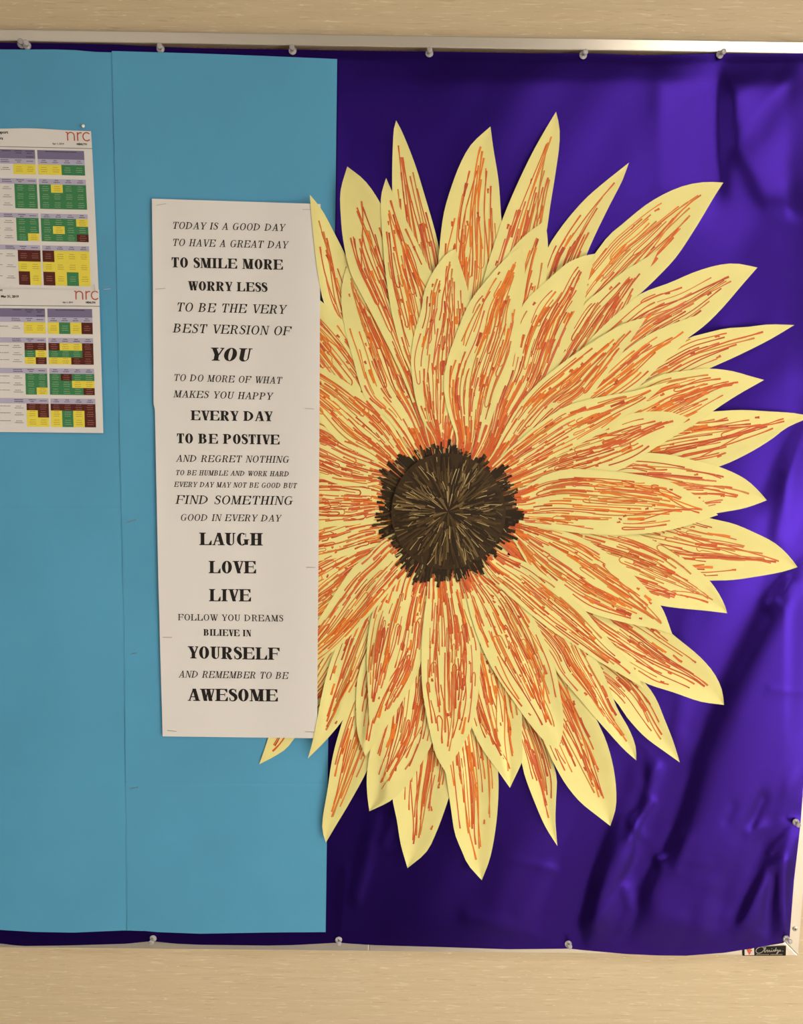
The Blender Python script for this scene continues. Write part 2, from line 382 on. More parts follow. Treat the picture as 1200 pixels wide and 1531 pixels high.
def fab_d(x, y):
    rr = math.hypot(x - FC[0], y - FC[1])
    k = smooth(x, 492, 530)
    w = wrinkle(x, y) if x > 480 else 0
    w += .9 * math.sin(x / 47 + 1.3 * math.sin(y / 90)) * math.sin(y / 140 + x / 210) + .35 * math.sin(x / 19 + y / 31)
    w += (.5 * math.sin(x / 9 + 2 * math.sin(y / 23)) * math.sin(y / 14 + x / 31) + .35 * math.sin(x / 5.5 + y / 17)) * smooth(x, 820, 1000) * smooth(y, 950, 1150) * (.5 + .5 * math.sin(x / 41 + y / 53))
    w = w * k * (1 - .75 * smooth(520 - rr, 0, 100))
    if w < -4.6: w = -4.6 - .3 * (abs(w) - 4.6)
    w += 5.5 * smooth(x, 495, 700)
    if w > 8: w = 8 + 6 * (1 - math.exp(-(w - 8) / 6))
    # held flat by the pins round the edge
    e = smooth(y, 80, 130) * smooth(1440 - y, 10, 70) * smooth(1245 - x, 25, 75)
    if x < 500: w += .25 * math.sin(x / 13.0) * smooth(y, 1385, 1395)
    d = FAB + .001 * max(-.6, w * e + (w - 5.5 * smooth(x, 495, 700)) * .2 * (1 - e))
    top = smooth(y, fab_top(x), fab_top(x) + 14)
    return .0177 + (d - .0177) * top
def fab_top(x): return interp(x, [(-560, 55), (0, 63.8), (100, 64.9), (170, 66.5), (240, 70), (300, 72), (437, 74), (520, 75.6), (642, 77), (800, 79.6), (875, 79.6), (960, 82.5), (1020, 81.5), (1080, 79.5), (1140, 80.5), (1240, 79)])
BOT = [(-540, 1399), (-300, 1409), (-180, 1404), (-60, 1408), (0, 1410.5), (20, 1413.2), (35, 1414.4), (100, 1413.6), (190, 1411), (212, 1408.6), (226, 1407.2), (240, 1408.6), (262, 1411), (300, 1412.6), (400, 1413.8), (440, 1413), (490, 1410.3), (507, 1409.5), (525, 1411), (560, 1413.2), (660, 1416), (760, 1419.3), (840, 1418.6), (850, 1418.2), (870, 1420.5), (937, 1426.5), (985, 1428.6), (1025, 1429), (1083, 1424.5), (1130, 1417), (1171, 1409.8), (1180, 1402)]
RGT = [(0, 1248), (78, 1246), (500, 1230), (1000, 1211), (1190, 1199.5), (1229, 1196.5), (1258, 1193.4), (1317, 1186.5), (1376, 1182), (1402, 1180)]
def fabric_pt(u, v):
    x = u; yb = interp(x if x < 1100 else 1100 + (x - 1100) * 80 / 140.0, BOT); yt = fab_top(x); y = yt + (yb - yt) * v
    xr = interp(y, RGT)
    if x > 1100: x = 1100 + (x - 1100) * (xr - 1100) / 140.0
    return P(x, y, fab_d(x, y))
us = lin_range(-540, 470, 90) + lin_range(475, 1240, 175)
o = sheet('satin_cloth', us, lin_range(0, 1, 250), fabric_pt, M_satin, None, .0003, origin=P(600, 1400, 0))
tag(o, 'glossy purple satin cloth stretched over the board and pinned at its edges', 'cloth')

# ------------------------------------------------------------------ blue poster sheets
BD = .0222
def crease(x, y, ys, amp):
    h = 0
    for c0, k in ys:
        yy = c0 + .004 * x
        h += k * (-amp * math.exp(-((y - yy) / 2.2) ** 2) + amp * .9 * math.exp(-((y - yy - 6) / 7.0) ** 2) - .0)
    return h
def blue_left_d(x, y):
    return BD + .001 * (.2 * math.sin(x / 60 + y / 150) + .15 * math.sin(y / 47 + 1) + .25) + .001 * crease(x, y, ((760, 1), (965, .5), (1171, .5)), .45) + .0003 * smooth(x, 90, 165) * (1 - smooth(x, 165, 180)) * smooth(290 - y, 0, 150)
def blue_right_d(x, y):
    w = .18 * math.sin(x / 75 + y / 190 + 2) + .15 * math.sin(y / 59 + 2)
    return BD + .0010 + .001 * w + .001 * crease(x, y, ((966, .2), (1170, .7)), .4) + .0007 * smooth(180 + y * .014 - x, -16, 14) * (smooth(290 - y, 0, 100) + .8 * smooth(y, 600, 640) * smooth(720 - y, 0, 30) + .7 * smooth(y, 800, 840) * smooth(920 - y, 0, 40) + .6 * smooth(y, 1070, 1100) * smooth(1180 - y, 0, 40)) + .0006 * math.exp(-((x - 200) / 14) ** 2 - ((y - 1390) / 10) ** 2) + .0006 * math.exp(-((x - 468) / 14) ** 2 - ((y - 1388) / 8) ** 2)
def quad_sheet(name, left, right, top, bot, df, nu, rows, label, thick=.00025):
    def fn(u, v):
        # v in photo rows between top(x) and bot(x)
        xl = interp(v * 1320 + 75, left); xr = interp(v * 1320 + 75, right)
        x = xl + (xr - xl) * u
        y = interp(x, top) + (interp(x, bot) - interp(x, top)) * v
        return P(x, y, df(x, y))
    o = sheet(name, lin_range(0, 1, nu), rows, fn, M_paper_b, None, thick, origin=P((interp(700, left) + interp(700, right)) / 2, 1392, 0))
    return tag(o, label, 'poster paper', 'blue poster sheets')
def rows_with(ys, n):
    r = set(lin_range(0, 1, n))
    for y in ys:
        for k in (-6, -4, -2.5, -1.2, 0, 1.2, 2.5, 4, 6, 9, 13): r.add((y + k - 75) / 1320)
    return sorted(r)
rws = rows_with((761, 966, 1172), 110)
quad_sheet('poster_sheet', [(0, -165)], [(0, 214)], [(-165, 71), (0, 74), (84, 74), (113, 75), (143, 77.7), (166, 78.3), (214, 80)],
           [(-165, 1388), (0, 1390.3), (50, 1393.3), (110, 1394.4), (150, 1392.6), (187, 1391), (214, 1392)], blue_left_d, 50, rws,
           'left one of two blue paper sheets, carrying the two printed reports')
quad_sheet('poster_sheet', [(75, 167), (270, 172), (660, 179), (960, 186), (1395, 190)], [(75, 503.8), (310, 501.2), (1395, 486.6)],
           [(167, 76.2), (300, 80), (400, 83.8), (504, 88.3)], [(187, 1391.2), (213, 1391.5), (235, 1393.6), (300, 1396), (400, 1394.2), (487, 1393.6)], blue_right_d, 60, rws,
           'right one of two blue paper sheets, overlapping beneath the white quote banner')

# ------------------------------------------------------------------ white banner with lettering
def ban_d(x, y):
    e = 1.2 * smooth(248 - x, 0, 22) * (.4 + .6 * math.sin(y / 95.0) ** 2)
    st = .1 if y < 609 else 0
    return BD + .001 * (4.6 + 5.8 * smooth(x, 372, 476) + e + .35 * math.sin(y / 80 + x / 60) + .3 * math.sin(y / 33.) * .5 + st)
banner = thing('quote_banner', 'tall white paper banner with black serif motivational lines beside the sunflower', 'banner', P(355, 1103, 0))
BL = [(297, 227), (430, 228.6), (604, 229.5), (612, 231.5), (860, 236.5), (1000, 240.2), (1060, 242), (1101, 243)]
BR = [(305, 479), (610, 477.5), (780, 476.4), (1000, 474.6), (1103, 474)]
def ban_sheet(ya, yb, df):
    def fn(u, v):
        y = ya(u) + (yb(u) - ya(u)) * v
        xl = interp(y, BL); xr = interp(y, BR); x = xl + (xr - xl) * u
        return P(x, y, df(x, y))
    return sheet('paper_sheet', lin_range(0, 1, 40), lin_range(0, 1, 60), fn, M_paper_w, banner, .0002)
low = ban_sheet(lambda u: 604 + 3 * u, lambda u: 1101 + 2.8 * u, lambda x, y: min(ban_d(x, y), ban_d(x, max(y, 610))) if y > 609 else ban_d(x, y) - .0003)
upp = ban_sheet(lambda u: 297 + 8 * u - 0 * u, lambda u: 608 + 3 * u, lambda x, y: ban_d(x, min(y, 608.9)))

T_ = .2; t_ = .045
class Glyphs:
    def __init__(s, T, t): s.T, s.t, s.q = T, t, []
    def rect(s, x0, y0, x1, y1): s.q.append([(x0, y0), (x1, y0), (x1, y1), (x0, y1)])
    def serif(s, x, y, w, up):    # slab serif under/over a stem spanning x..x+w
        k = .10; h = s.t; b_ = .035
        if up: s.rect(x - k, y - h, x + w + k, y); s.q.append([(x - b_, y - h), (x, y - h - b_ * 1.4), (x + w, y - h - b_ * 1.4), (x + w + b_, y - h)])
        else: s.rect(x - k, y, x + w + k, y + h); s.q.append([(x - b_, y + h), (x + w + b_, y + h), (x + w, y + h + b_ * 1.4), (x, y + h + b_ * 1.4)])
    def stem(s, x, w=None, top=True, bot=True):
        w = w or s.T; s.rect(x, 0, x + w, 1)
        if top: s.serif(x, 1, w, True)
        if bot: s.serif(x, 0, w, False)
    def diag(s, x0, y0, x1, y1, w): s.q.append([(x0, y0), (x0 + w, y0), (x1 + w, y1), (x1, y1)])
    def arc(s, cx, cy, rx, ry, a0, a1, T=None, n=18):
        T = T or s.T; o = arc2(cx, cy, rx, ry, a0, a1, n); i = arc2(cx, cy, rx - T, ry - s.t, a0, a1, n)
        for k in range(n): s.q.append([o[k], o[k + 1], i[k + 1], i[k]])
    def bowl(s, x, y0, y1, w):
        h = y1 - y0; rx = min(w, h * .62); s.rect(x, y1 - s.t, x + w - rx, y1); s.rect(x, y0, x + w - rx, y0 + s.t)
        s.arc(x + w - rx, (y0 + y1) / 2, rx, h / 2, -90, 90)
    def ebar(s, x, y, w, h, up):  # arm of E/F/L/T ending in a wedge
        if up: s.rect(x, y - s.t, x + w, y); s.q.append([(x + w, y), (x + w - .20, y - s.t), (x + w - .05, y - h), (x + w, y - h)])
        else: s.rect(x, y, x + w, y + s.t); s.q.append([(x + w, y), (x + w, y + h), (x + w - .05, y + h), (x + w - .20, y + s.t)])
    def rib(s, pts, ws):
        p = catmull(pts, 26); m_ = len(ws)
        w = [interp(i / 25 * (m_ - 1), list(enumerate(ws))) for i in range(26)]
        s.q += [list(a) for a in ribbon2d(p, w)]
def glyph(ch, T, t):
    g = Glyphs(T, t); W = .7
    if ch == 'A':
        g.diag(.07, t, .345, 1, t * 1.3); g.diag(.60 - T * .3, t, .30, 1, T); g.rect(.15, .30, .55, .30 + t); g.rect(-.02, 0, .20, t); g.rect(.44 - T * .3, 0, .72 + T * .5, t); W = .72 + T * .3
    elif ch == 'B':
        g.stem(.09); g.bowl(.09 + T * .5, .52, 1, .40 + T * .45); g.bowl(.09 + T * .5, 0, .52 + t, .45 + T * .5); W = .66 + T
    elif ch == 'D':
        g.stem(.09); g.bowl(.09 + T * .5, 0, 1, .56 + T * .5); W = .75 + T
    elif ch == 'E':
        g.stem(.09); g.ebar(.09, 1, .50 + T, .3, True); g.ebar(.09, 0, .54 + T, .34, False); g.rect(.09, .5, .42 + T, .5 + t); g.rect(.40 + T, .38, .44 + T, .66); W = .64 + T
    elif ch == 'F':
        g.stem(.09); g.ebar(.09, 1, .50 + T, .3, True); g.rect(.09, .48, .42 + T, .48 + t); g.rect(.40 + T, .36, .44 + T, .64); W = .60 + T
    elif ch == 'G':
        g.arc(.40, .5, .36, .515, 52, 308); g.rect(.60 - T * .2, .05, .60 + T * .8, .44); g.rect(.50, .42, .74 + T * .6, .42 + t); g.rect(.625, .68, .66, .98); g.arc(.40, .5, .36, .515, -52, -38, t * 1.5, 4); W = .74 + T * .6
    elif ch == 'H':
        g.stem(.09); g.stem(.53); g.rect(.09, .5 - t / 2, .6, .5 + t / 2); W = .64 + T
    elif ch == 'I': g.stem(.09); W = .20 + T
    elif ch == 'K':
        g.stem(.09); g.diag(.09 + T, .40, .55, 1 - t, t * 1.4); g.diag(.53, t, .27, .58, T); g.rect(.42, 1 - t, .68, 1); g.rect(.44, 0, .68 + T * .8, t); W = .68 + T * .6
    elif ch == 'L': g.stem(.09); g.ebar(.09, 0, .50 + T, .38, False); W = .60 + T
    elif ch == 'M':
        g.rect(.10, 0, .10 + t, 1); g.rect(0, 0, .22, t); g.rect(0, 1 - t, .14, 1); g.diag(.38, .02, .10, 1, T); g.diag(.38 + T * .5, .02, .70, 1, t * 1.2); g.stem(.68); W = .78 + T
    elif ch == 'N':
        g.rect(.10, 0, .10 + t, 1); g.rect(0, 0, .22, t); g.rect(0, 1 - t, .14, 1); g.diag(.60 - T * .35, 0, .10, 1, T); g.rect(.62, 0, .62 + t, 1); g.rect(.52, 1 - t, .76, 1); W = .74
    elif ch == 'O': g.arc(.39, .5, .36, .515, 0, 360, n=32); W = .78
    elif ch == 'P': g.stem(.09); g.bowl(.09 + T * .5, .44, 1, .42 + T * .5); W = .60 + T
    elif ch == 'R':
        g.stem(.09); g.bowl(.09 + T * .5, .48, 1, .42 + T * .5)
        g.rib([(.36, .50), (.47, .42), (.50 + T * .3, .20), (.60 + T * .3, .03), (.70 + T * .4, .07)], [t, T * .8, T, T * .8, t]); W = .68 + T * .7
    elif ch == 'S':
        g.rib([(.50, .74), (.43, .92), (.28, .985), (.13, .90), (.12, .72), (.29, .57), (.45, .43), (.49, .22), (.40, .06), (.27, .02), (.13, .07), (.07, .27)],
              [t, t, t * 1.2, T * .7, T * .95, T * 1.1, T * 1.1, T * .95, T * .6, t * 1.2, t, t]); g.rect(.485, .70, .52, .99); g.rect(.05, .01, .085, .31); W = .58
    elif ch == 'T':
        g.stem(.36 - T / 2, top=False); g.rect(.03, 1 - t, .69, 1); g.q.append([(.03, 1), (.03, .68), (.065, .68), (.16, 1 - t)]); g.q.append([(.69, 1), (.56, 1 - t), (.655, .68), (.69, .68)]); W = .72
    elif ch == 'U':
        g.rect(.10, .28, .10 + T, 1); g.serif(.10, 1, T, True); o = arc2(.37, .28, .27, .295, 180, 360, 16)
        n_ = [(.10 + T + (.64 - t * 1.2 - .10 - T) * .5 + (.27 - (T + t) / 2) * math.cos(math.radians(180 + 180 * i / 16)), .28 + (.295 - t * 1.2) * math.sin(math.radians(180 + 180 * i / 16))) for i in range(17)]
        for k in range(16): g.q.append([o[k], o[k + 1], n_[k + 1], n_[k]])
        g.rect(.64 - t * 1.2, .28, .64, 1); g.rect(.52, 1 - t, .74, 1); W = .74
    elif ch == 'V':
        g.diag(.38 - T * .3, 0, .08, 1 - t, T); g.diag(.38 - T * .1, 0, .62, 1 - t, t * 1.3); g.rect(-.02, 1 - t, .18 + T, 1); g.rect(.52, 1 - t, .74, 1); W = .72
    elif ch == 'W':
        g.diag(.33 - T * .3, 0, .07, 1 - t, T); g.diag(.33, 0, .50, 1 - t, t * 1.2); g.diag(.66 - T * .2, 0, .44, 1 - t, T); g.diag(.68, 0, .90, 1 - t, t * 1.2)
        g.rect(-.02, 1 - t, .17 + T, 1); g.rect(.38, 1 - t, .54 + T, 1); g.rect(.82, 1 - t, 1.0, 1); W = 1.0
    elif ch == 'Y':
        g.stem(.34 - T * .3, top=False); g.q.pop(0) if False else None
        g.q = [q for q in g.q if not (len(q) == 4 and q[2][1] == 1 and q[0][1] == 0)]; g.rect(.34 - T * .3, 0, .34 + T * .7, .46)
        g.diag(.34 - T * .3, .45, .06, 1 - t, T); g.diag(.34 + T * .45, .45, .62, 1 - t, t * 1.3); g.rect(-.02, 1 - t, .16 + T, 1); g.rect(.52, 1 - t, .74, 1); W = .72
    elif ch == ' ': W = .36
    return g.q, W
LINES = [("TODAY IS A GOOD DAY", 257, 427, 342.0, 345.5, 10.5, 0, 1), ("TO HAVE A GREAT DAY", 257, 431.5, 367.6, 371.5, 10.8, 0, 1),
 ("TO SMILE MORE", 256, 423, 399.6, 403.2, 15, 1, 0), ("WORRY LESS", 281, 399.5, 434, 436.3, 13.7, 1, 0), ("TO BE THE VERY", 263, 429, 465.5, 469.4, 13.3, 0, 1),
 ("BEST VERSION OF", 258, 436.5, 497, 501.6, 13.4, 0, 1), ("YOU", 312, 377.5, 539, 540.6, 19.5, 1, 1), ("TO DO MORE OF WHAT", 259, 422.5, 569.3, 573.9, 10.2, 0, 1),
 ("MAKES YOU HAPPY", 259, 408.5, 594, 597.8, 10.5, 0, 1), ("EVERY DAY", 285, 407, 628.2, 629.8, 14.6, 1, 0), ("TO BE POSTIVE", 264, 418, 662.6, 664.6, 14.6, 1, 0),
 ("AND REGRET NOTHING", 263, 433.5, 690.3, 692.1, 10.2, 0, 1), ("TO BE HUMBLE AND WORK HARD", 262, 433, 710.3, 712.3, 7.6, 0, 1), ("EVERY DAY MAY NOT BE GOOD BUT", 260, 444.5, 727.9, 729.9, 7.7, 0, 1),
 ("FIND SOMETHING", 262, 439.5, 753.3, 755.0, 13, 0, 1), ("GOOD IN EVERY DAY", 269, 421, 778.5, 779.8, 10, 0, 1), ("LAUGH", 298, 393, 814.9, 815.7, 18.6, 1, 0),
 ("LOVE", 312, 383, 857, 857.3, 18.4, 1, 0), ("LIVE", 312.5, 375.3, 898.9, 899.2, 18.2, 1, 0), ("FOLLOW YOU DREAMS", 266, 423.5, 927.4, 929.2, 9.5, 0, 0),
 ("BILIEVE IN", 304, 375, 950.3, 951.6, 9.8, 1, 0), ("YOURSELF", 281, 418, 984.3, 986.7, 18.2, 1, 0), ("AND REMEMBER TO BE", 267, 432, 1012.9, 1015.2, 10.2, 0, 1), ("AWESOME", 281, 415.5, 1047.8, 1048.8, 18.2, 1, 0)]
for txt, xa, xb, ya, yb, cap, bold, ital in LINES:
    T, t = (.25, .07) if bold else ((.16, .08) if cap < 9 else (.14, .062))
    gl = [glyph(c, T, t) for c in txt]
    k = cap if not bold else cap
    nat = sum(w for _, w in gl)
    total = (xb - xa) / k - (.2 if ital else 0)
    ng = len(txt) - 1
    gap = (total - nat) / ng
    tgt = .06 if bold else .10
    sx = max(.8, min(1.45, (total - tgt * ng) / nat)); gap = (total - nat * sx) / ng
    polys = []; x = 0
    for q, w in gl:
        for pl in q:
            pp = []
            for a, b2 in pl:
                lx = x + a * sx + (b2 * .2 if ital else 0)
                X = xa + lx * k
                pp.append((X, ya + (yb - ya) * (X - xa) / (xb - xa) - b2 * cap))
            polys.append(pp)
        x += w * sx + gap
    polys_obj('lettering', polys, lambda X, Y: ban_d(X, Y) + .00035, M_ink, upp if ya < 604 else low)

# ------------------------------------------------------------------ printed reports
M_hd = mat('table_header', (.21, .18, .31), .6, spec=.2); M_hl = mat('table_subheader', (.50, .47, .63), .6, spec=.2)
M_G = mat('cell_green', (.055, .235, .095), .6, spec=.2); M_Y = mat('cell_yellow', (.86, .74, .09), .6, spec=.2); M_B = mat('cell_maroon', (.105, .022, .016), .6, spec=.2)
M_tx = mat('print_grey', (.16, .13, .13), .6, spec=.2); M_logo = mat('logo_red', (.52, .11, .06), .6, spec=.2)
M_tg = mat('cell_text_on_green', (.30, .46, .28), .6, spec=.2); M_ty = mat('cell_text_on_yellow', (.52, .34, .05), .6, spec=.2); M_tb = mat('cell_text_on_maroon', (.40, .17, .13), .6, spec=.2)
RM = [M_hd, M_hl, M_G, M_Y, M_B, M_tx, M_logo, M_tg, M_ty, M_tb, M_ink]
def text2d(s, h):
    cu = bpy.data.curves.new('t', 'FONT'); cu.body = s; cu.size = h; cu.resolution_u = 2; cu.offset = .035 * h
    o = bpy.data.objects.new('t', cu); scene.collection.objects.link(o)
    dg = bpy.context.evaluated_depsgraph_get(); me = o.evaluated_get(dg).to_mesh()
    pl = [[(me.vertices[i].co.x, me.vertices[i].co.y) for i in p.vertices] for p in me.polygons]
    o.evaluated_get(dg).to_mesh_clear(); bpy.data.objects.remove(o); bpy.data.curves.remove(cu)
    return pl
def report(label, xr, yt, tilt, height, d0, topcurve, tables, words, rule, logo):
    """u = distance left of the right edge, v = distance below the top edge, photo pixels"""
    def xy(u, v): return xr(v) - u, yt(u) + v - tilt * u
    def dd(x, y): return blue_left_d(x, y) + d0 + .0004 * math.sin(y / 60) + .0009 * smooth(x, 90, 150)
    c0 = xy(150, height)
    rp = thing('printed_report', label, 'report', P(c0[0], c0[1], 0), 'printed score reports')
    us_ = lin_range(317, 0, 40); vs_ = lin_range(0, 1, 30)
    def fn(u, v):
        x, y = xy(u, v * height + topcurve(u) * (1 - v)); return P(x, y, dd(x, y))
    sh = sheet('paper_sheet', us_, vs_, fn, M_paper_w, rp, .0002)
    polys = []; fm = []; rnd = random.Random(7)
    def cell(u1, v0, u0, v1, k):
        n = max(1, int((u1 - u0) / 16))
        for i in range(n):
            a = u1 + (u0 - u1) * i / n; b2 = u1 + (u0 - u1) * (i + 1) / n
            polys.append([xy(a, v0), xy(a, v1), xy(b2, v1), xy(b2, v0)]); fm.append(k)
    tp = []; tf = []
    def squig(u1, u0, v, k, h=1.1):
        u = u1
        while u > u0:
            w = rnd.uniform(.6, 1.3)
            tp.append([xy(u, v), xy(u, v + h), xy(u - w, v + h), xy(u - w, v)]); tf.append(k)
            u -= w + rnd.uniform(.25, .6)
    code = {'G': 2, 'Y': 3, 'B': 4}; tcode = {'G': 7, 'Y': 8, 'B': 9}
    for tb in tables:
        (dv0, lv0, cv0, rows, uR1, uR0, uL1, uL0, hdrU) = tb
        cw = (uR1 - uR0) / 4; lw = (uL1 - uL0) / 2
        if dv0 is not None:
            cell(uR1, dv0, uR0, lv0, 0); cell(hdrU, dv0, uL0, lv0, 0)
            squig(uR1 - 12, uR0 + 12, dv0 + 1.6, 10, 1.0)
            for c in (.5, 1.5):
                m0 = uL1 - lw * c; squig(m0 + 5.5, m0 - 5.5, dv0 + 1.6, 10); squig(m0 + 3.5, m0 - 3.5, dv0 + 4.6, 10)
            squig(uL1 - lw * 1.5 + 5, uL1 - lw * 1.5 - 5, dv0 + 10.2, 10); squig(uL1 + 16, uL1 + 3, dv0 + 1.6, 10)
        cell(uR1, lv0, uR0, cv0, 1); cell(hdrU, lv0, uL0, cv0, 1)
        for c in range(4):
            m0 = uR1 - cw * (c + .5); squig(m0 + 2.6, m0 - 2.6, lv0 + 1.6, 10); squig(m0 + 4.2, m0 - 4.2, lv0 + 4.4, 10)
        for c in range(2):
            m0 = uL1 - lw * (c + .5); squig(m0 + 5, m0 - 5, lv0 + (1.8 if c == 0 else 3.2), 10)
            if c == 0: squig(m0 + 2.5, m0 - 2.5, lv0 + 4.6, 10)
        squig(uL1 + 18, uL1 + 6, lv0 + 1.8, 10); squig(uL1 + 18, uL1 + 5, lv0 + 4.6, 10)
        v = cv0
        for h, lc, rc in rows:
            for c, ch in enumerate(lc): cell(uL1 - lw * c, v, uL1 - lw * (c + 1), v + h, code[ch])
            for c, ch in enumerate(rc): cell(uR1 - cw * c, v, uR1 - cw * (c + 1), v + h, code[ch])
            for ms, row, w_ in ((uL1, lc, lw), (uR1, rc, cw)):
                for c, ch in enumerate(row):
                    m0 = ms - w_ * (c + .5)
                    for q, wd in ((.5 - 3.2 / h, 3.6), (.5, 4.6), (.5 + 3.0 / h, 4.2)): squig(m0 + wd, m0 - wd, v + h * q - .5, tcode[ch], 1.0)
            squig(uL1 + 16, uL1 + 8, v + h * .35, 5, .9); squig(uL1 + 18, uL1 + 5, v + h * .35 + 2.8, 5, .9)
            squig(uL1 + 60, uL1 + 24, v + h * .35, 5, .9)
            v += h
    V = []; Fc = []
    polys_obj('printed_table', polys, lambda x, y: dd(x, y) + .00025, RM, sh, fm)
    for s, u, v, h, k in words:
        for pl in text2d(s, h):
            tp.append([xy(u - a, v - b2) for a, b2 in pl]); tf.append(k)
    # the header rule
    for i in range(20):
        a, b2 = 317 - 317 * i / 20, 317 - 317 * (i + 1) / 20
        tp.append([xy(a, rule), xy(a, rule + .8), xy(b2, rule + .8), xy(b2, rule)]); tf.append(5)
    polys_obj('printed_text', tp, lambda x, y: dd(x, y) + .0004, RM, sh, tf)
    lu, lv, hh = logo           # red lower-case letters n r c, right edge lu, baseline lv, height hh
    lg = []
    def rb(pts, w=1.7):
        lg.extend([[xy(lu + 36 - a, lv - b2) for a, b2 in q] for q in ribbon2d(pts, w)])
    rb([(0, hh - .6), (2.2, hh - .6), (2.6, hh - 2), (2.6, 0)]); rb([(2.6, hh - 4)] + [(p[0], p[1]) for p in arc2(7.6, hh - 5.4, 5.0, 4.8, 160, 0, 12)] + [(12.6, 0)])
    rb([(17.6, hh), (17.6, 0)]); rb(arc2(22.4, hh - 5.2, 4.8, 4.4, 175, 70, 8))
    rb(arc2(31.2, hh / 2, 5.6, hh / 2 - .4, 42, 318, 20))
    polys_obj('logo', lg, lambda x, y: dd(x, y) + .0004, M_logo, sh)
    return rp
CR = [12.3, 82.3]
report('upper of two white printed score reports with coloured table cells on blue paper', lambda v: 136 + 11.2 * (max(0, v) / 235) ** .9, lambda u: 196.0, .022, 240, .0012,
  lambda u: -2.2 * math.exp(-((u - 88) / 42) ** 2), [
  (30, 43.4, 51.5, [(15.4, 'YY', 'YYGG')], 82.3, 12.3, 119.4, 85.7, 200),
  (None, 73, 81.3, [(12.2, 'GG', 'GYGG'), (12.2, 'GG', 'GGGG'), (12.2, 'GG', 'GGGG')], 82, 11.8, 119.0, 85.3, 200),
  (None, 124.9, 132, [(11.5, 'GG', 'GGGY'), (11.5, 'GG', 'GYGG'), (11.4, 'GY', 'GGGB')], 81.8, 11.5, 118.8, 85.1, 200),
  (None, 172.6, 180.2, [(17, 'BB', 'BYYY'), (14.8, 'YY', 'YYYY'), (20.3, 'BY', 'BYGY')], 81.6, 11.4, 118.4, 84.6, 200)],
  [('ess Report', 139.5 + 12, 6.5, 6.2, 10), ('ters', 142, 15.6, 6.0, 10), ('Apr 1, 2019', 59, 21.2, 3.6, 5), ('HEALTH', 22.5, 21.2, 4.1, 10)], 25.7, (2.2, 15, 13))
report('lower of two white printed score reports with coloured table cells on blue paper', lambda v: 148 + .030 * v, lambda u: 433.0, .0105, 214.5, .0030,
  lambda u: 0, [
  (29.2, 42, 49.7, [(17.2, 'YY', 'YGYB')], 78.2, 11.3, 114, 81.7, 200),
  (None, 72.8, 80.6, [(11, 'BB', 'BYYB'), (10.5, 'GY', 'GGGB'), (10.4, 'YB', 'YYBB')], 78.2, 11.2, 114, 81.5, 200),
  (None, 118.4, 126.5, [(10.3, 'GG', 'GBGG'), (10.6, 'GG', 'GGYY'), (10.6, 'GY', 'GGGB')], 78.0, 11.0, 114, 81.2, 200),
  (None, 163.5, 171.5, [(10, 'BB', 'BBBB'), (10.6, 'YB', 'YGYB'), (14, 'YY', 'YGYB')], 77.6, 10.6, 113.6, 80.4, 200)],
  [('ss Report', 137.5 + 26.5, 3.8, 5.0, 10), ('for Mar 31, 2019', 154, 13.2, 4.9, 10), ('Apr 1, 2019', 55, 20.6, 3.2, 5), ('HEALTH', 20.5, 20.6, 3.9, 10)], 24.6, (1.3, 15.2, 13))

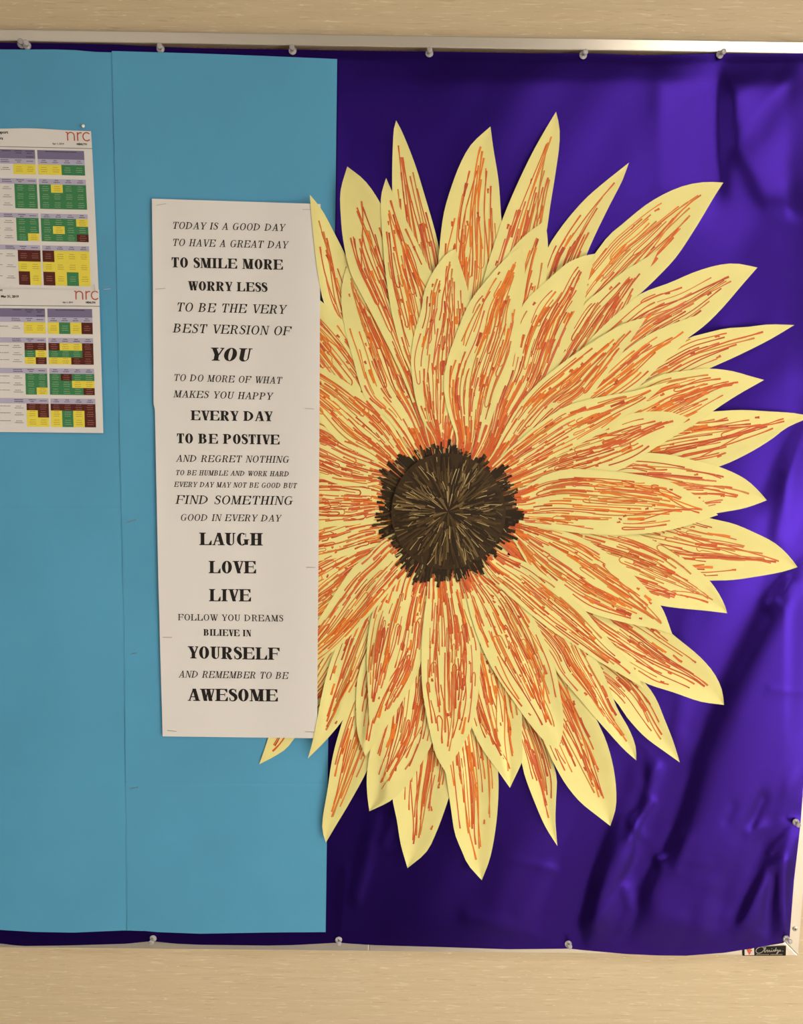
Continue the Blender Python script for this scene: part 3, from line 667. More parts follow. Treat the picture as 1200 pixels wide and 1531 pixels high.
# ------------------------------------------------------------------ sunflower of paper petals
# level, left edge from the heart to the tip, right edge from the heart to the tip (photo pixels on the board)
PETALS = [
 (5, [(560, 640), (520, 520), (485, 455), (476, 415), (469, 360), (465, 318), (463, 291)], [(600, 640), (560, 500), (535, 425), (518, 385), (499, 347), (480, 312), (463, 291)]),
 (6, [(575, 700), (510, 640), (440, 560), (395, 480), (380, 420)], [(600, 665), (560, 545), (510, 477), (486, 455), (440, 425), (380, 420)]),
 (7, [(575, 699), (543, 680), (510, 663), (477, 628), (430, 580), (395, 505)], [(602, 662), (570, 612), (537, 585), (503, 562), (477, 548), (435, 520), (395, 505)]),
 (8, [(606, 662), (575, 622), (548, 598), (538, 575), (527, 535), (515, 490), (510, 437), (516, 405), (520, 394)], [(645, 655), (628, 590), (600, 520), (565, 455), (540, 415), (520, 394)]),
 (9, [(630, 640), (600, 560), (566, 490), (540, 440), (524, 408), (513, 360), (509, 318), (509, 285), (519, 249)], [(655, 640), (640, 560), (622, 480), (602, 400), (585, 340), (568, 303), (545, 270), (519, 249)]),
 (1, [(655, 640), (625, 500), (600, 420), (588, 330), (586, 275), (587, 220), (589, 190), (592, 180)], [(680, 640), (672, 470), (658, 380), (650, 345), (634, 290), (620, 245), (600, 195), (592, 180)]),
 (10, [(636, 645), (615, 560), (600, 524), (586, 470), (577, 415), (572, 360), (569, 310), (570, 290), (577, 266)], [(658, 645), (668, 560), (668, 480), (655, 428), (642, 403), (625, 365), (605, 325), (588, 290), (583, 280), (577, 266)]),
 (7, [(668, 640), (655, 520), (653, 430), (656, 380), (663, 320), (675, 278), (690, 240), (705, 215), (733, 189)], [(705, 640), (730, 520), (752, 430), (753, 370), (749, 325), (745, 270), (737, 220), (733, 189)]),
 (8, [(695, 640), (705, 500), (722, 420), (740, 360), (750, 330), (760, 305), (780, 260), (800, 220), (820, 185), (831, 167)], [(740, 640), (775, 520), (800, 430), (817, 345), (822, 310), (830, 260), (836, 215), (836, 190), (831, 167)]),
 (11, [(648, 655), (632, 630), (622, 600), (616, 565), (614, 537), (620, 495), (630, 462), (633, 440), (645, 410), (660, 388), (670, 377), (681, 372)], [(675, 655), (695, 600), (706, 540), (709, 490), (702, 450), (697, 425), (687, 393), (681, 372)]),
 (9, [(715, 640), (725, 520), (740, 420), (762, 377), (790, 347), (803, 338), (814, 329)], [(750, 640), (785, 540), (806, 470), (816, 422), (819, 372), (817, 345), (814, 329)]),
 (12, [(682, 655), (672, 625), (664, 590), (663, 570), (668, 540), (677, 512), (702, 452), (730, 415), (757, 385), (770, 375), (780, 368)], [(725, 655), (740, 610), (750, 580), (764, 545), (775, 508), (780, 455), (784, 420), (784, 388), (780, 368)]),
 (10, [(728, 665), (742, 600), (760, 545), (768, 490), (784, 452), (817, 420), (850, 392), (872, 383), (890, 379)], [(745, 675), (780, 625), (812, 585), (834, 545), (862, 480), (872, 457), (880, 415), (886, 395), (890, 379)]),
 (2, [(740, 660), (770, 540), (800, 430), (818, 372), (830, 352), (850, 325), (875, 297), (900, 275), (925, 255), (940, 243)], [(770, 660), (830, 520), (860, 430), (877, 380), (890, 350), (912, 305), (930, 270), (940, 243)]),
 (3, [(750, 660), (810, 520), (860, 420), (890, 378), (910, 352), (930, 335), (970, 303), (1010, 282), (1038, 274), (1060, 272), (1081, 273)], [(775, 670), (860, 560), (920, 470), (958, 438), (985, 412), (1010, 385), (1040, 340), (1070, 290), (1081, 273)]),
 (4, [(755, 670), (810, 560), (850, 490), (876, 452), (900, 432), (930, 407), (958, 390), (985, 372)], [(780, 680), (860, 600), (915, 530), (945, 460), (962, 420), (985, 372)]),
 (5, [(760, 675), (830, 580), (880, 510), (935, 457), (958, 439), (1000, 423), (1040, 406), (1075, 396), (1100, 394), (1132, 400)], [(785, 685), (880, 610), (960, 550), (1030, 504), (1055, 485), (1080, 460), (1110, 425), (1132, 400)]),
 (6, [(765, 680), (830, 610), (885, 565), (935, 524), (970, 500), (1005, 484), (1045, 470)], [(785, 690), (860, 640), (915, 605), (955, 578), (980, 553), (1003, 532), (1028, 506), (1045, 470)]),
 (11, [(735, 680), (755, 640), (780, 600), (805, 572), (835, 547), (862, 527), (892, 507), (930, 485), (950, 478), (966, 475)], [(758, 695), (800, 660), (845, 620), (877, 600), (896, 575), (915, 550), (935, 520), (953, 494), (966, 475)]),
 (2, [(775, 690), (900, 580), (980, 535), (1030, 505), (1055, 498), (1085, 491), (1115, 489), (1150, 485), (1187, 486)], [(790, 700), (900, 630), (990, 585), (1060, 551), (1100, 533), (1150, 508), (1187, 486)]),
 (4, [(770, 690), (850, 620), (950, 580), (987, 561), (1025, 554), (1060, 551), (1095, 555), (1120, 562), (1142, 568)], [(785, 715), (850, 706), (925, 703), (967, 677), (1000, 657), (1037, 635), (1065, 615), (1100, 592), (1142, 568)]),
 (5, [(775, 695), (850, 645), (915, 625), (960, 616), (1000, 616), (1030, 625)], [(790, 730), (840, 722), (900, 712), (950, 690), (985, 662), (1030, 625)]),
 (12, [(742, 690), (760, 672), (780, 655), (810, 630), (845, 608), (876, 598), (910, 591), (950, 584), (975, 577), (1000, 570)], [(760, 715), (780, 707), (812, 692), (843, 676), (902, 645), (931, 624), (956, 607), (975, 592), (1000, 570)]),
 (1, [(780, 715), (880, 650), (980, 625), (1040, 617), (1069, 615), (1106, 613), (1148, 615), (1190, 618), (1213, 623)], [(785, 740), (890, 735), (1000, 715), (1073, 698), (1096, 689), (1127, 673), (1154, 656), (1175, 640), (1213, 623)]),
 (3, [(775, 715), (860, 685), (930, 676), (969, 677), (1002, 680), (1044, 690), (1075, 698), (1112, 715), (1131, 731), (1146, 748)], [(780, 750), (880, 785), (980, 785), (1073, 767), (1112, 760), (1133, 753), (1146, 748)]),
 (10, [(758, 735), (782, 729), (813, 711), (844, 702), (896, 703), (950, 709), (1000, 720), (1030, 735), (1052, 751), (1073, 770)], [(762, 775), (782, 784), (823, 791), (865, 797), (917, 800), (950, 799), (992, 794), (1033, 784), (1055, 776), (1073, 770)]),
 (2, [(775, 770), (880, 745), (980, 750), (1062, 775), (1096, 783), (1127, 796), (1158, 812), (1179, 831), (1192, 848)], [(775, 790), (880, 840), (980, 868), (1063, 868), (1096, 867), (1137, 861), (1169, 855), (1192, 848)]),
 (3, [(770, 775), (850, 778), (910, 788), (960, 801), (1002, 822), (1033, 844), (1062, 870), (1081, 900), (1087, 917)], [(770, 800), (860, 860), (930, 892), (986, 905), (1012, 909), (1054, 913), (1087, 917)]),
 (7, [(762, 780), (800, 784), (835, 792), (865, 802), (886, 813), (927, 842), (959, 872), (975, 890), (990, 910), (1005, 949)], [(760, 800), (790, 845), (830, 885), (872, 912), (910, 925), (943, 933), (985, 942), (1005, 949)]),
 (2, [(760, 805), (840, 850), (900, 880), (960, 910), (1006, 949), (1047, 983), (1068, 1008), (1079, 1032), (1082, 1054)], [(755, 820), (820, 910), (890, 980), (960, 1019), (977, 1026), (1006, 1035), (1047, 1049), (1082, 1054)]),
 (9, [(748, 825), (765, 832), (796, 846), (830, 873), (865, 903), (872, 910), (912, 958), (943, 992), (962, 1029)], [(722, 850), (735, 868), (750, 881), (783, 910), (825, 943), (867, 970), (892, 987), (921, 1004), (962, 1029)]),
 (1, [(745, 830), (820, 890), (900, 960), (962, 1019), (979, 1042), (993, 1075), (1006, 1108), (1016, 1140)], [(735, 850), (800, 940), (860, 1000), (918, 1046), (939, 1075), (964, 1102), (995, 1125), (1016, 1140)]),
 (5, [(735, 840), (810, 890), (860, 930), (891, 984), (908, 1021), (922, 1058), (941, 1092), (950, 1117), (951, 1137)], [(720, 850), (770, 925), (800, 955), (824, 985), (833, 1005), (867, 1046), (881, 1063), (902, 1087), (933, 1121), (951, 1137)]),
 (7, [(728, 855), (770, 885), (798, 925), (817, 964), (829, 995), (837, 1037), (842, 1068), (841, 1095), (834, 1121)], [(688, 865), (696, 890), (704, 922), (717, 961), (737, 1002), (765, 1045), (800, 1093), (818, 1112), (834, 1121)]),
 (4, [(730, 850), (800, 930), (860, 1010), (893, 1079), (907, 1111), (917, 1149), (921, 1184), (920, 1209), (912, 1235)], [(715, 860), (755, 990), (785, 1060), (809, 1101), (827, 1140), (845, 1172), (867, 1199), (898, 1224), (912, 1235)]),
 (2, [(715, 860), (765, 960), (800, 1060), (820, 1115), (828, 1145), (832, 1163), (831, 1195), (830, 1226), (833, 1265)], [(695, 865), (735, 1000), (760, 1080), (780, 1142), (784, 1159), (798, 1197), (815, 1236), (833, 1265)]),
 (4, [(705, 860), (745, 930), (770, 1000), (780, 1068), (780, 1101), (780, 1138), (771, 1159), (762, 1178)], [(680, 865), (680, 980), (690, 1040), (706, 1090), (721, 1120), (746, 1155), (762, 1178)]),
 (6, [(690, 862), (700, 900), (710, 930), (717, 963), (717, 1015), (712, 1057), (704, 1090), (690, 1116), (678, 1136), (666, 1155)], [(640, 862), (638, 890), (634, 920), (630, 963), (631, 1026), (637, 1067), (645, 1105), (652, 1130), (666, 1155)]),
 (3, [(690, 865), (715, 1000), (735, 1090), (744, 1150), (745, 1184), (741, 1236), (732, 1284), (720, 1316)], [(655, 865), (650, 1000), (658, 1090), (668, 1168), (674, 1210), (680, 1247), (690, 1272), (699, 1292), (720, 1316)]),
 (1, [(650, 860), (675, 980), (685, 1080), (680, 1160), (670, 1195), (651, 1247), (637, 1274), (609, 1298)], [(625, 860), (605, 980), (588, 1080), (585, 1160), (587, 1197), (593, 1226), (599, 1263), (609, 1298)]),
 (2, [(640, 860), (655, 960), (655, 1050), (645, 1113), (637, 1128), (616, 1163), (587, 1195), (552, 1213)], [(610, 850), (590, 950), (565, 1060), (550, 1142), (548, 1163), (549, 1190), (552, 1213)]),
 (4, [(648, 862), (643, 880), (636, 930), (630, 985), (622, 1012), (599, 1052), (574, 1092), (546, 1131)], [(610, 840), (580, 890), (560, 950), (543, 985), (534, 1017), (532, 1058), (535, 1100), (546, 1131)]),
 (5, [(628, 850), (617, 877), (612, 902), (603, 940), (596, 975), (582, 1017), (565, 1057), (552, 1087)], [(585, 845), (570, 885), (557, 915), (551, 944), (548, 975), (549, 1017), (551, 1058), (552, 1087)]),
 (1, [(620, 850), (590, 1000), (565, 1110), (549, 1151), (522, 1201), (501, 1236), (487, 1260)], [(600, 840), (560, 930), (525, 1040), (510, 1084), (497, 1132), (489, 1184), (482, 1226), (482, 1242), (487, 1260)]),
 (2, [(610, 845), (575, 950), (545, 1025), (526, 1055), (512, 1077), (487, 1107), (460, 1134)], [(590, 830), (540, 880), (501, 971), (493, 992), (482, 1034), (474, 1075), (466, 1113), (460, 1134)]),
 (0, [(605, 840), (560, 930), (500, 1040), (440, 1104), (428, 1119), (410, 1131), (387, 1143)], [(585, 825), (510, 900), (460, 970), (420, 1040), (401, 1103), (392, 1130), (387, 1143)]),
 (6, [(612, 850), (590, 875), (574, 894), (553, 919), (522, 952), (499, 973), (475, 990), (440, 1015), (400, 1035)], [(572, 808), (550, 830), (528, 848), (505, 880), (480, 920), (440, 980), (400, 1035)]),
 (3, [(590, 830), (560, 880), (520, 930), (470, 960), (400, 970)], [(572, 800), (520, 808), (470, 822), (420, 850), (400, 970)]),
 (4, [(585, 815), (568, 816), (535, 825), (510, 833), (476, 839), (440, 845), (390, 838)], [(575, 765), (540, 765), (500, 775), (450, 790), (390, 838)]),
 (5, [(585, 785), (567, 776), (530, 785), (497, 787), (477, 787), (440, 782), (390, 760)], [(577, 720), (540, 706), (500, 698), (450, 702), (390, 760)]),
 (6, [(580, 722), (565, 724), (543, 727), (510, 725), (485, 717), (460, 708), (430, 690), (390, 650)], [(585, 692), (560, 670), (520, 645), (470, 620), (430, 618), (390, 650)]),
]
NT, NS = 40, 15
def gx(x): return interp(x, [(300, .03), (390, .05), (440, .13), (470, .27), (500, .42), (560, .8), (640, 1), (2000, 1)])
def trough(x, y, r):
    """how far the petal's long edges curl forward of its midline, mm: most at the lower right"""
    a = math.atan2(y - FC[1], x - FC[0])          # 0 = right, + = downwards
    k = .25 + .75 * smooth(a, -.55, -.1) * smooth(2.4 - a, 0, .5)
    return 9.0 * k * smooth(r, 105, 240)
def petal_depth(x, y, lev, s, wk=1.0):
    r = math.hypot(x - FC[0], y - FC[1])
    base = 2.6 + 11.5 * smooth(r, 140, 470)
    dz = .30 + .95 * smooth(r, 85, 400)
    cup = trough(x, y, r) * wk * abs(s) ** 1.3
    left = smooth(520 - x, 0, 60)
    z = base * (gx(x) if x < 640 else 1) + (lev * dz * .55 + cup) * gx(x)
    blue0 = BD + .0022
    d = blue0 + .001 * z
    if x < 530: pass
    return d
def over_banner(d, x, y, extra):
    # the two petals that lap over the banner's right edge
    if 372 < x < 500 and 290 < y < 1150:
        b_ = ban_d(min(x, 476), y) + .001 * extra
        k = smooth(x, 484, 500)
        return max(d, b_ * (1 - k) + d * k)
    return d
flower = thing('paper_sunflower', 'huge yellow paper sunflower with marker-streaked petals and dark brown heart', 'paper flower', P(FC[0], FC[1], 0))
PDATA = [None] * len(PETALS)
# the petals are laid down in order; each one rests on what already lies there
GX0, GY0, CS = 280, 140, 3.0
HF = np.full((int(1200 / CS), int(960 / CS)), -1.0)        # rows y, columns x: highest surface so far
order = sorted(range(len(PETALS)), key=lambda q: PETALS[q][0])
for pi in order:
    lev, Lp, Rp = PETALS[pi]
    def ext(p):
        v = Vector(p[0]) - Vector(FC); return [tuple(Vector(FC) + v.normalized() * 66)] + list(p)
    A = catmull(ext(Lp), NT); B = catmull(ext(Rp), NT)
    over = tuple(Lp[-1]) in ((463, 291), (460, 1134))
    X = np.zeros((NT, NS)); Y = np.zeros((NT, NS)); D = np.zeros((NT, NS)); LO = np.zeros((NT, NS))
    for i in range(NT):
        for j in range(NS):
            s = -1 + 2 * j / (NS - 1)
            q = A[i].lerp(B[i], (s + 1) / 2)
            X[i, j] = q.x; Y[i, j] = q.y
            d = petal_depth(q.x, q.y, lev, s, min(1, (A[i] - B[i]).length / 80))
            c_, r_ = int((q.x - GX0) / CS), int((q.y - GY0) / CS)
            lo = HF[max(0, r_ - 3):r_ + 4, max(0, c_ - 3):c_ + 4].max()
            if lo > 0: lo += .00035 * max(.35, gx(q.x))
            if over:
                d = over_banner(d, q.x, q.y, .9)
            LO[i, j] = lo; D[i, j] = max(d, lo)
    for it in range(10):
        E_ = np.pad(D, 1, mode='edge')
        D = np.maximum(LO, .5 * D + .125 * (E_[:-2, 1:-1] + E_[2:, 1:-1] + E_[1:-1, :-2] + E_[1:-1, 2:]))
    if not over:                       # tucked under the banner's right edge
        for i in range(NT):
            for j in range(NS):
                if X[i, j] < 520 and 290 < Y[i, j] < 1110: D[i, j] = min(D[i, j], ban_d(min(X[i, j], 476), Y[i, j]) - .0006 + max(0, X[i, j] - 481) * .0006)
    G = [[(X[i, j], Y[i, j], D[i, j]) for j in range(NS)] for i in range(NT)]
    PDATA[pi] = (lev, A, B, G)
    # write this petal into the height field
    for i in range(NT - 1):
        for j in range(NS - 1):
            w_ = max(abs(X[i, j] - X[i + 1, j]), abs(Y[i, j] - Y[i + 1, j]), abs(X[i, j] - X[i, j + 1]), abs(Y[i, j] - Y[i, j + 1]))
            n_ = int(w_ / CS) + 2
            for a in range(n_):
                for b2 in range(n_):
                    u, v = a / (n_ - 1), b2 / (n_ - 1)
                    f4 = ((1 - u) * (1 - v), u * (1 - v), (1 - u) * v, u * v)
                    xx = X[i, j] * f4[0] + X[i + 1, j] * f4[1] + X[i, j + 1] * f4[2] + X[i + 1, j + 1] * f4[3]
                    yy = Y[i, j] * f4[0] + Y[i + 1, j] * f4[1] + Y[i, j + 1] * f4[2] + Y[i + 1, j + 1] * f4[3]
                    dd_ = D[i, j] * f4[0] + D[i + 1, j] * f4[1] + D[i, j + 1] * f4[2] + D[i + 1, j + 1] * f4[3]
                    c_, r_ = int((xx - GX0) / CS), int((yy - GY0) / CS)
                    if dd_ > HF[r_, c_]: HF[r_, c_] = dd_
def gsample(G, t, s):
    ft = max(0, min(NT - 1.0001, t * (NT - 1))); fs = max(0, min(NS - 1.0001, (s + 1) / 2 * (NS - 1)))
    i, j = int(ft), int(fs); a, b2 = ft - i, fs - j
    return tuple((G[i][j][k] * (1 - b2) + G[i][j + 1][k] * b2) * (1 - a) + (G[i + 1][j][k] * (1 - b2) + G[i + 1][j + 1][k] * b2) * a for k in range(3))
class Strokes:
    def __init__(s): s.V = []; s.F = []; s.m = []; s.k = 0
    def add(s, pts, w, mi, w_end=None):
        """pts: (x, y, depth) in photo coordinates; w: width in px"""
        s.k += 1; off = .00016 + s.k * .0000009
        n = len(pts); base = len(s.V)
        for i, p in enumerate(pts):
            a, b2 = pts[max(0, i - 1)], pts[min(n - 1, i + 1)]
            dx, dy = b2[0] - a[0], b2[1] - a[1]; L_ = math.hypot(dx, dy) or 1
            ww = w * (1 if i < 2 else .7) if w_end is None else w + (w_end - w) * i / (n - 1)
            nx, ny = -dy / L_ * ww / 2, dx / L_ * ww / 2
            s.V.append(P(p[0] + nx, p[1] + ny, p[2] + off)); s.V.append(P(p[0] - nx, p[1] - ny, p[2] + off))
        for i in range(n - 1):
            q = base + 2 * i; s.F.append((q, q + 1, q + 3, q + 2)); s.m.append(mi)
for pi, (lev, A, B, G) in enumerate(PDATA):
    V = [P(*G[i][j]) for i in range(NT) for j in range(NS)]
    n0 = len(V); V += [v + Vector((0, .00025, 0)) for v in V]
    Fc = []
    for i in range(NT - 1):
        for j in range(NS - 1):
            a = i * NS + j; Fc += [(a, a + 1, a + NS + 1, a + NS)]
    nf = len(Fc)
    Fc += [(n0 + d_, n0 + c_, n0 + b_, n0 + a_) for a_, b_, c_, d_ in [tuple(f) for f in Fc]]
    k2 = len(Fc)
    for j in (0, NS - 1):
        rb_ = len(V); V += [V[i * NS + j] for i in range(NT)] + [V[n0 + i * NS + j] for i in range(NT)]
        for i in range(NT - 1): Fc.append((rb_ + i, rb_ + i + 1, rb_ + NT + i + 1, rb_ + NT + i))
    pet = mesh('petal', V, Fc, M_paper_y, flower)
    pet.data.polygons.foreach_set('use_smooth', [i < k2 for i in range(len(Fc))])
    rnd = random.Random(100 + pi)
    tipw = (Vector(A[-1]) - Vector(FC)).length
    length = (A[-1] - A[0]).length
    wid = max((A[i] - B[i]).length for i in range(NT))
    S = Strokes()
    hue = rnd.choice([[0, 0, 0, 2, 4], [0, 1, 1, 0, 4], [0, 0, 3, 2, 4], [0, 2, 0, 1, 4]])
    def seg(t0, t1, s0, s1, w, mi, hook=0, wob=0.02):
        n = max(4, int(abs(t1 - t0) * length / 7)); pts = []
        ph = rnd.uniform(0, 6.28); am = rnd.uniform(0, wob)
        for i in range(n + 1):
            q = i / n; pts.append(gsample(G, t0 + (t1 - t0) * q, s0 + (s1 - s0) * q + am * math.sin(ph + q * 4)))
        if hook:
            tt, ss = t1, s1; nh = 7
            for i in range(1, nh + 1):
                a = math.pi * i / nh
                pts.append(gsample(G, t1 + .018 * math.sin(a) * (1 if t1 > t0 else -1), s1 + hook * (1 - math.cos(a)) / 2))
            back = rnd.uniform(.1, .6) * abs(t1 - t0)
            for i in range(1, 7): pts.append(gsample(G, t1 + (t0 - t1) / abs(t1 - t0) * back * i / 6, s1 + hook + (s0 - s1) * .15 * i / 6))
        S.add(pts, w, mi)
    area = wid / 90.0
    # visible part of the petal starts near the heart; strokes fan out towards the tip
    for i in range(int(18 * area)):
        s0 = rnd.uniform(-.72, .72); t0 = rnd.uniform(.62, .93) - .14 * abs(s0); ln = rnd.uniform(.10, .36)
        seg(t0, t0 - ln, s0, s0 * rnd.uniform(.85, 1.2), rnd.uniform(1.7, 2.8), rnd.choice(hue), (rnd.choice([-1, 1]) * rnd.uniform(.08, .22)) if rnd.random() < .34 else 0, .07)
    for i in range(int(5 * area)):        # strokes that cross and close at the tip
        s0 = rnd.uniform(-.6, .6); t0 = rnd.uniform(.82, .93)
        seg(t0, t0 - rnd.uniform(.2, .4), rnd.uniform(-.25, .25), s0, rnd.uniform(2.0, 3.2), rnd.choice(hue), 0, .04)
    for i in range(int(36 * area)):
        s0 = rnd.uniform(-.84, .84); t0 = rnd.uniform(.32, .82) - .08 * s0 * s0; ln = rnd.uniform(.08, .30)
        seg(t0, max(.04, t0 - ln), s0, s0 * rnd.uniform(.9, 1.08), rnd.uniform(1.5, 2.8), rnd.choice(hue + [3]), (rnd.choice([-1, 1]) * rnd.uniform(.07, .18)) if rnd.random() < .2 else 0, .04)
    for i in range(int(5 * area)):        # short fat patches
        s0 = rnd.uniform(-.7, .7); t0 = rnd.uniform(.4, .82)
        seg(t0, t0 - rnd.uniform(.03, .08), s0, s0, rnd.uniform(3.5, 5.5), rnd.choice([0, 1, 1, 2]))
    for i in range(int(42 * area)):
        s0 = rnd.uniform(-.86, .86); t0 = rnd.uniform(.10, .46); ln = rnd.uniform(.05, .17)
        seg(t0, max(.0, t0 - ln), s0, s0 * rnd.uniform(.9, 1.05), rnd.uniform(1.4, 3.0), rnd.choice([0, 0, 1, 0, 2, 3, 4]))
    for i in range(int(22 * area)):
        s0 = rnd.uniform(-.95, .95); t0 = rnd.uniform(.08, .22)
        seg(t0, 0.0, s0, s0, rnd.uniform(2, 4.2), rnd.choice([0, 1, 0, 2, 0, 3]))
    for i in range(int(9 * area)):       # blobs where the pen stopped
        s0 = rnd.uniform(-.72, .72); t0 = rnd.uniform(.25, .86)
        seg(t0, t0 - .014, s0, s0 + .01, rnd.uniform(2.6, 4.0), rnd.choice([0, 2, 0]))
    tag(mesh('marker_strokes', S.V, S.F, M_mark, pet, S.m), kind='stuff')

# the heart: inked disc, radial strokes, fringe over the petal bases
DC = (669.5, 765.0); DR = 87
def inside(x, y, A, B):
    poly = [(p.x, p.y) for p in A] + [(p.x, p.y) for p in reversed(B)]; c_ = False; j = len(poly) - 1
    for i in range(len(poly)):
        if (poly[i][1] > y) != (poly[j][1] > y) and x < (poly[j][0] - poly[i][0]) * (y - poly[i][1]) / (poly[j][1] - poly[i][1]) + poly[i][0]: c_ = not c_
        j = i
    return c_
def top_depth(x, y):
    c_, r_ = int((x - GX0) / CS), int((y - GY0) / CS)
    return HF[r_ - 1:r_ + 2, c_ - 1:c_ + 2].max() + .00015
_c, _r = int((DC[0] - GX0) / CS), int((DC[1] - GY0) / CS); _k = int(90 / CS)
DISC_D = float(HF[_r - _k:_r + _k, _c - _k:_c + _k].max()) + .0002
print('disc above board', DISC_D - BD, 'max', HF.max() - BD)
def disc_depth(x, y):
    r = math.hypot(x - DC[0], y - DC[1]); return DISC_D + .0006 * (1 - (r / DR) ** 2)
V = []; Fc = []; nr = 8; na = 64
for i in range(nr + 1):
    for k in range(na):
        a = 2 * math.pi * k / na; rr = max(.5, DR * i / nr) * (1 + .012 * math.sin(3 * a + 1) * (i / nr))
        x, y = DC[0] + rr * math.cos(a) * .985, DC[1] + rr * math.sin(a); V.append(P(x, y, disc_depth(x, y)))
for i in range(nr):
    for k in range(na):
        k2 = (k + 1) % na; Fc.append((i * na + k, i * na + k2, (i + 1) * na + k2, (i + 1) * na + k))
Fc.append(tuple(range(na)))
n0 = len(V); V += [v + Vector((0, .0004, 0)) for v in V[nr * na:]]
for k in range(na): k2 = (k + 1) % na; Fc.append((nr * na + k, n0 + k, n0 + k2, nr * na + k2))
disc = mesh('flower_heart', V, Fc, M_disc, flower)
rnd = random.Random(5); S = Strokes()
# round paper the petals are glued to, under all of them
bp = [P(FC[0], FC[1], BD + .0040)] + [P(FC[0] + 112 * math.cos(a * .13089), FC[1] + 112 * math.sin(a * .13089), BD + .0040) for a in range(48)]
bp += [v + Vector((0, .0003, 0)) for v in bp]
mesh('backing_disc', bp, [(0, 1 + k, 1 + (k + 1) % 48) for k in range(48)] + [(49, 50 + (k + 1) % 48, 50 + k) for k in range(48)] + [(1 + k, 50 + k, 50 + (k + 1) % 48, 1 + (k + 1) % 48) for k in range(48)], M_paper_y, flower)
def radial(r0, r1, a, w, mi, df, cur=0.0, we=None):
    n = max(3, int(abs(r1 - r0) / 6)); pts = []
    for i in range(n + 1):
        q = i / n; r = r0 + (r1 - r0) * q; aa = a + cur * q; x, y = DC[0] + r * math.cos(aa), DC[1] + r * math.sin(aa)
        pts.append((x, y, df(x, y)))
    S.add(pts, w, mi, we)
for i in range(760):
    a = rnd.uniform(0, 6.283); r1 = DR * rnd.uniform(.25, .985); r0 = r1 * rnd.uniform(.25, .8)
    radial(r0, r1, a, rnd.uniform(1.2, 3), rnd.choice([0, 0, 0, 1, 1, 2]), disc_depth, rnd.uniform(-.10, .10), rnd.uniform(1.2, 3.6))
for i in range(120):
    a = rnd.uniform(0, 6.283); r1 = DR * rnd.uniform(.3, .985); r0 = r1 - rnd.uniform(6, 26)
    radial(max(8, r0), r1, a, rnd.uniform(.3, .8), rnd.choice([3, 3, 2]), disc_depth, rnd.uniform(-.10, .10), rnd.uniform(.4, 1.5))
for i in range(24): radial(2, rnd.uniform(14, 30), rnd.uniform(0, 6.283), 1.5, rnd.choice([0, 2, 1]), disc_depth, 0, 4)
tag(mesh('brown_strokes', S.V, S.F, M_brown, disc, S.m), kind='stuff')
S = Strokes(); td_cache = {}
def td(x, y):
    k = (round(x / 2), round(y / 2))
    if k not in td_cache: td_cache[k] = top_depth(k[0] * 2, k[1] * 2)
    return td_cache[k]
for i in range(520):
    a = rnd.uniform(0, 6.283)
    rag = 99 + 5 * math.sin(3 * a + 2) + 4 * math.sin(7 * a) + 3.5 * math.sin(19 * a + 1) + (8 if math.cos(a - 3.3) > .85 else 0) + (4 if math.cos(a - 1.9) > .9 else 0)
    r1 = rag * rnd.uniform(.88, 1.07); radial(rnd.uniform(81, 86), r1, a, rnd.uniform(2.2, 4.2), rnd.choice([0, 0, 0, 1]), td, rnd.uniform(-.03, .03), rnd.uniform(2.2, 4.8))
for i in range(46):
    a = rnd.uniform(0, 6.283); r0 = rnd.uniform(86, 98); radial(r0, r0 + rnd.uniform(5, 12), a, .8, 3, td, rnd.uniform(-.05, .05), 1.2)
tag(mesh('heart_fringe', S.V, S.F, M_brown, flower, S.m), kind='stuff')

# ------------------------------------------------------------------ push pins, tack, staples
def make_pin():
    t = thing('push_pin', 'pin', 'push pin', (0, 0, 0), 'clear push pins round the cloth')
    prof = [(.0004, .0012), (.0006, .0046), (.0014, .0049), (.0019, .0044), (.0022, .0026), (.0032, .0021), (.0068, .0024), (.0080, .0030), (.0092, .0034), (.0104, .0033), (.0108, .0026)]
    V, Fc = lathe(prof, 24, (0, 0, 0), (0, 0, 1)); o = mesh('pin_head', V, Fc, M_pin, t, None, True)
    V, Fc = lathe([(-.006, .0002), (-.005, .0005), (.0085, .0005)], 10, (0, 0, 0), (0, 0, 1)); mesh('needle', V, Fc, M_needle, t)
    return t
PINS = [((32.3, 66.8), (30.7, 61.3), 'clear push pin at top left of the board, left of a touching pair'),
 ((40.6, 68.7), (38.7, 63.3), 'clear push pin at top left of the board, right of a touching pair'),
 ((240, 73.5), (238.5, 68.5), 'clear push pin at the top edge above the middle of the blue sheets'),
 ((437.3, 76.8), (436.3, 70.2), 'clear push pin at the top edge above the right corner of the blue sheet'),
 ((641.6, 80.5), (642, 74), 'clear push pin at the top edge above the petal tip left of centre'),
 ((871, 83), (875, 77.4), 'clear push pin at the top edge, second from the right'),
 ((1075, 82), (1081.7, 76.8), 'clear push pin at the top edge, rightmost, leaning right against the bright frame'),
 ((229.3, 1402.2), (226, 1409.3), 'clear push pin at the bottom edge under the blue sheets'),
 ((506, 1404.5), (507, 1411.5), 'clear push pin at the bottom edge just right of the blue sheet corner'),
 ((849, 1411.2), (851.7, 1415.6), 'clear push pin at the bottom edge under the purple cloth folds'),
 ((1189, 1228.8), (1193.3, 1233.6), 'clear push pin on the right edge of the cloth above the corner'),
 ((1174, 1403), (1181, 1408), 'clear push pin at the bottom right corner of the cloth beside the plate')]
pin0 = make_pin(); first = True
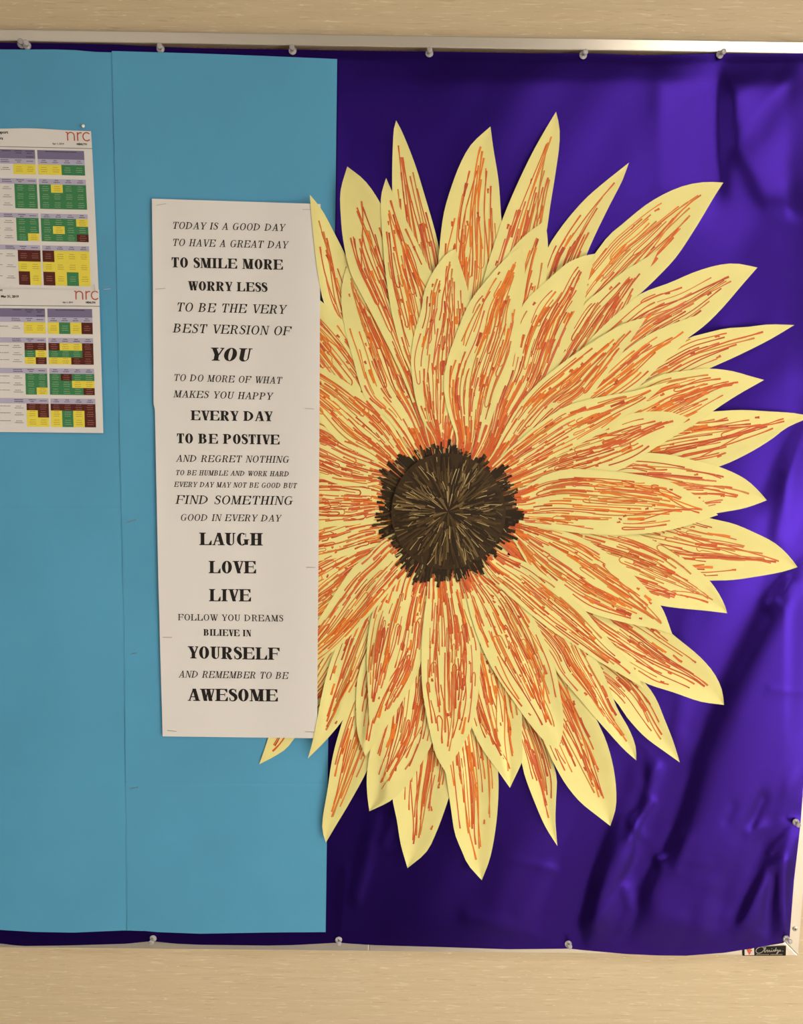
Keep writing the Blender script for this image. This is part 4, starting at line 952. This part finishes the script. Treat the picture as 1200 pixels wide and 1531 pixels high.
for (fx, fy), (cx, cy), lab in PINS:
    if first: t = pin0; first = False
    else:
        t = pin0.copy(); scene.collection.objects.link(t)
        for ch in pin0.children:
            c2 = ch.copy(); scene.collection.objects.link(c2); c2.parent = t
    d0 = max(fab_d(fx, fy) + .0006, FRAME_D + .0006)
    a = P(fx, fy, d0); b2 = P(cx, cy, d0 + .0100); ax = (b2 - a).normalized()
    t.location = a; t.rotation_euler = ax.to_track_quat('Z', 'Y').to_euler(); t['label'] = lab
c0 = P(125.2, 189, 0)
d0 = blue_left_d(125, 189)
tk = thing('push_pin', 'small round white tack above the upper printed report', 'push pin', P(125.2, 189, d0))
V, Fc = lathe([(.0006, .0008), (.0010, .0017), (.0019, .0022), (.0028, .0022), (.0036, .0017), (.0041, .0008)], 20, tk.location, (0, -1, -.1)); mesh('pin_head', V, Fc, M_white_plastic, tk, None, True)
V, Fc = lathe([(-.003, .0002), (0, .0005), (.0009, .0005)], 8, tk.location, (0, -1, 0)); mesh('needle', V, Fc, M_needle, tk)

def staple_mesh():
    """12 mm crown, rounded shoulders, short legs into the board; lies along X, front at -Y"""
    pts = [(-.0062, .0016), (-.0062, 0), (-.0059, -.00035), (-.0054, -.0004), (.0054, -.0004), (.0059, -.00035), (.0062, 0), (.0062, .0016)]
    V = []; Fc = []; w = .00028; h = .0002
    for x, y in pts:
        for a, b2 in ((-1, -1), (1, -1), (1, 1), (-1, 1)): V.append((x, y + a * h, b2 * w))
    for i in range(len(pts) - 1):
        for k in range(4): a = i * 4 + k; b2 = i * 4 + (k + 1) % 4; Fc.append((a, b2, b2 + 4, a + 4))
    Fc += [(3, 2, 1, 0), tuple(len(V) - 4 + k for k in range(4))]
    me = bpy.data.meshes.new('staple'); me.from_pydata(V, [], Fc); me.materials.append(M_staple); return me
sm = staple_mesh()
blue_r = blue_right_d; blue_l = blue_left_d
def rep2(x, y): return blue_left_d(x, y) + .0030 + .0009
STAPLES = [((234, 307), (248, 304.6), ban_d, 'wire staple at the top left corner of the white banner'), ((452, 313.2), (464.8, 313.4), ban_d, 'wire staple at the top right corner of the white banner by the petal'),
 ((232.2, 432.2), (246.6, 431.2), ban_d, 'wire staple on the left edge of the banner beside WORRY LESS'), ((455.6, 610.4), (469.5, 611.4), ban_d, 'wire staple on the right edge of the banner beside EVERY DAY'),
 ((457.4, 848), (471.2, 848.2), ban_d, 'wire staple on the right edge of the banner beside LOVE'), ((243, 952.6), (257, 952.9), ban_d, 'wire staple on the left edge of the banner beside BILIEVE IN'),
 ((250.2, 1092), (264, 1093.2), ban_d, 'wire staple at the bottom left corner of the white banner'), ((456, 1093.8), (470, 1094.4), ban_d, 'wire staple at the bottom right corner of the white banner'),
 ((189, 781.5), (205, 776.5), blue_r, 'wire staple in the blue sheet left of the words GOOD IN EVERY DAY'), ((197, 977.6), (205, 976), blue_r, 'wire staple in the blue sheet left of the word YOURSELF'),
 ((194, 1179), (207, 1176.8), blue_r, 'wire staple in the blue sheet below the left corner of the banner'), ((155, 432.6), (165, 431.8), blue_l, 'wire staple in the blue sheet right of where the reports meet'),
 ((140.6, 425), (142.2, 437), rep2, 'upright wire staple over the red logo of the lower report')]
for (xa, ya), (xb, yb), df, lab in STAPLES:
    xm, ym = (xa + xb) / 2, (ya + yb) / 2; d = max(df(xa, ya), df(xb, yb), df(xm, ym)) + .0003
    a, b2 = P(xa, ya, d), P(xb, yb, d)
    o = link('staple', sm, None, (a + b2) / 2); o.rotation_euler = (0, -math.atan2(b2.z - a.z, b2.x - a.x), 0)
    L_ = (b2 - a).length; o.scale = (L_ / .0124, 1, 1)
    tag(o, lab, 'staple', 'staples holding the papers')
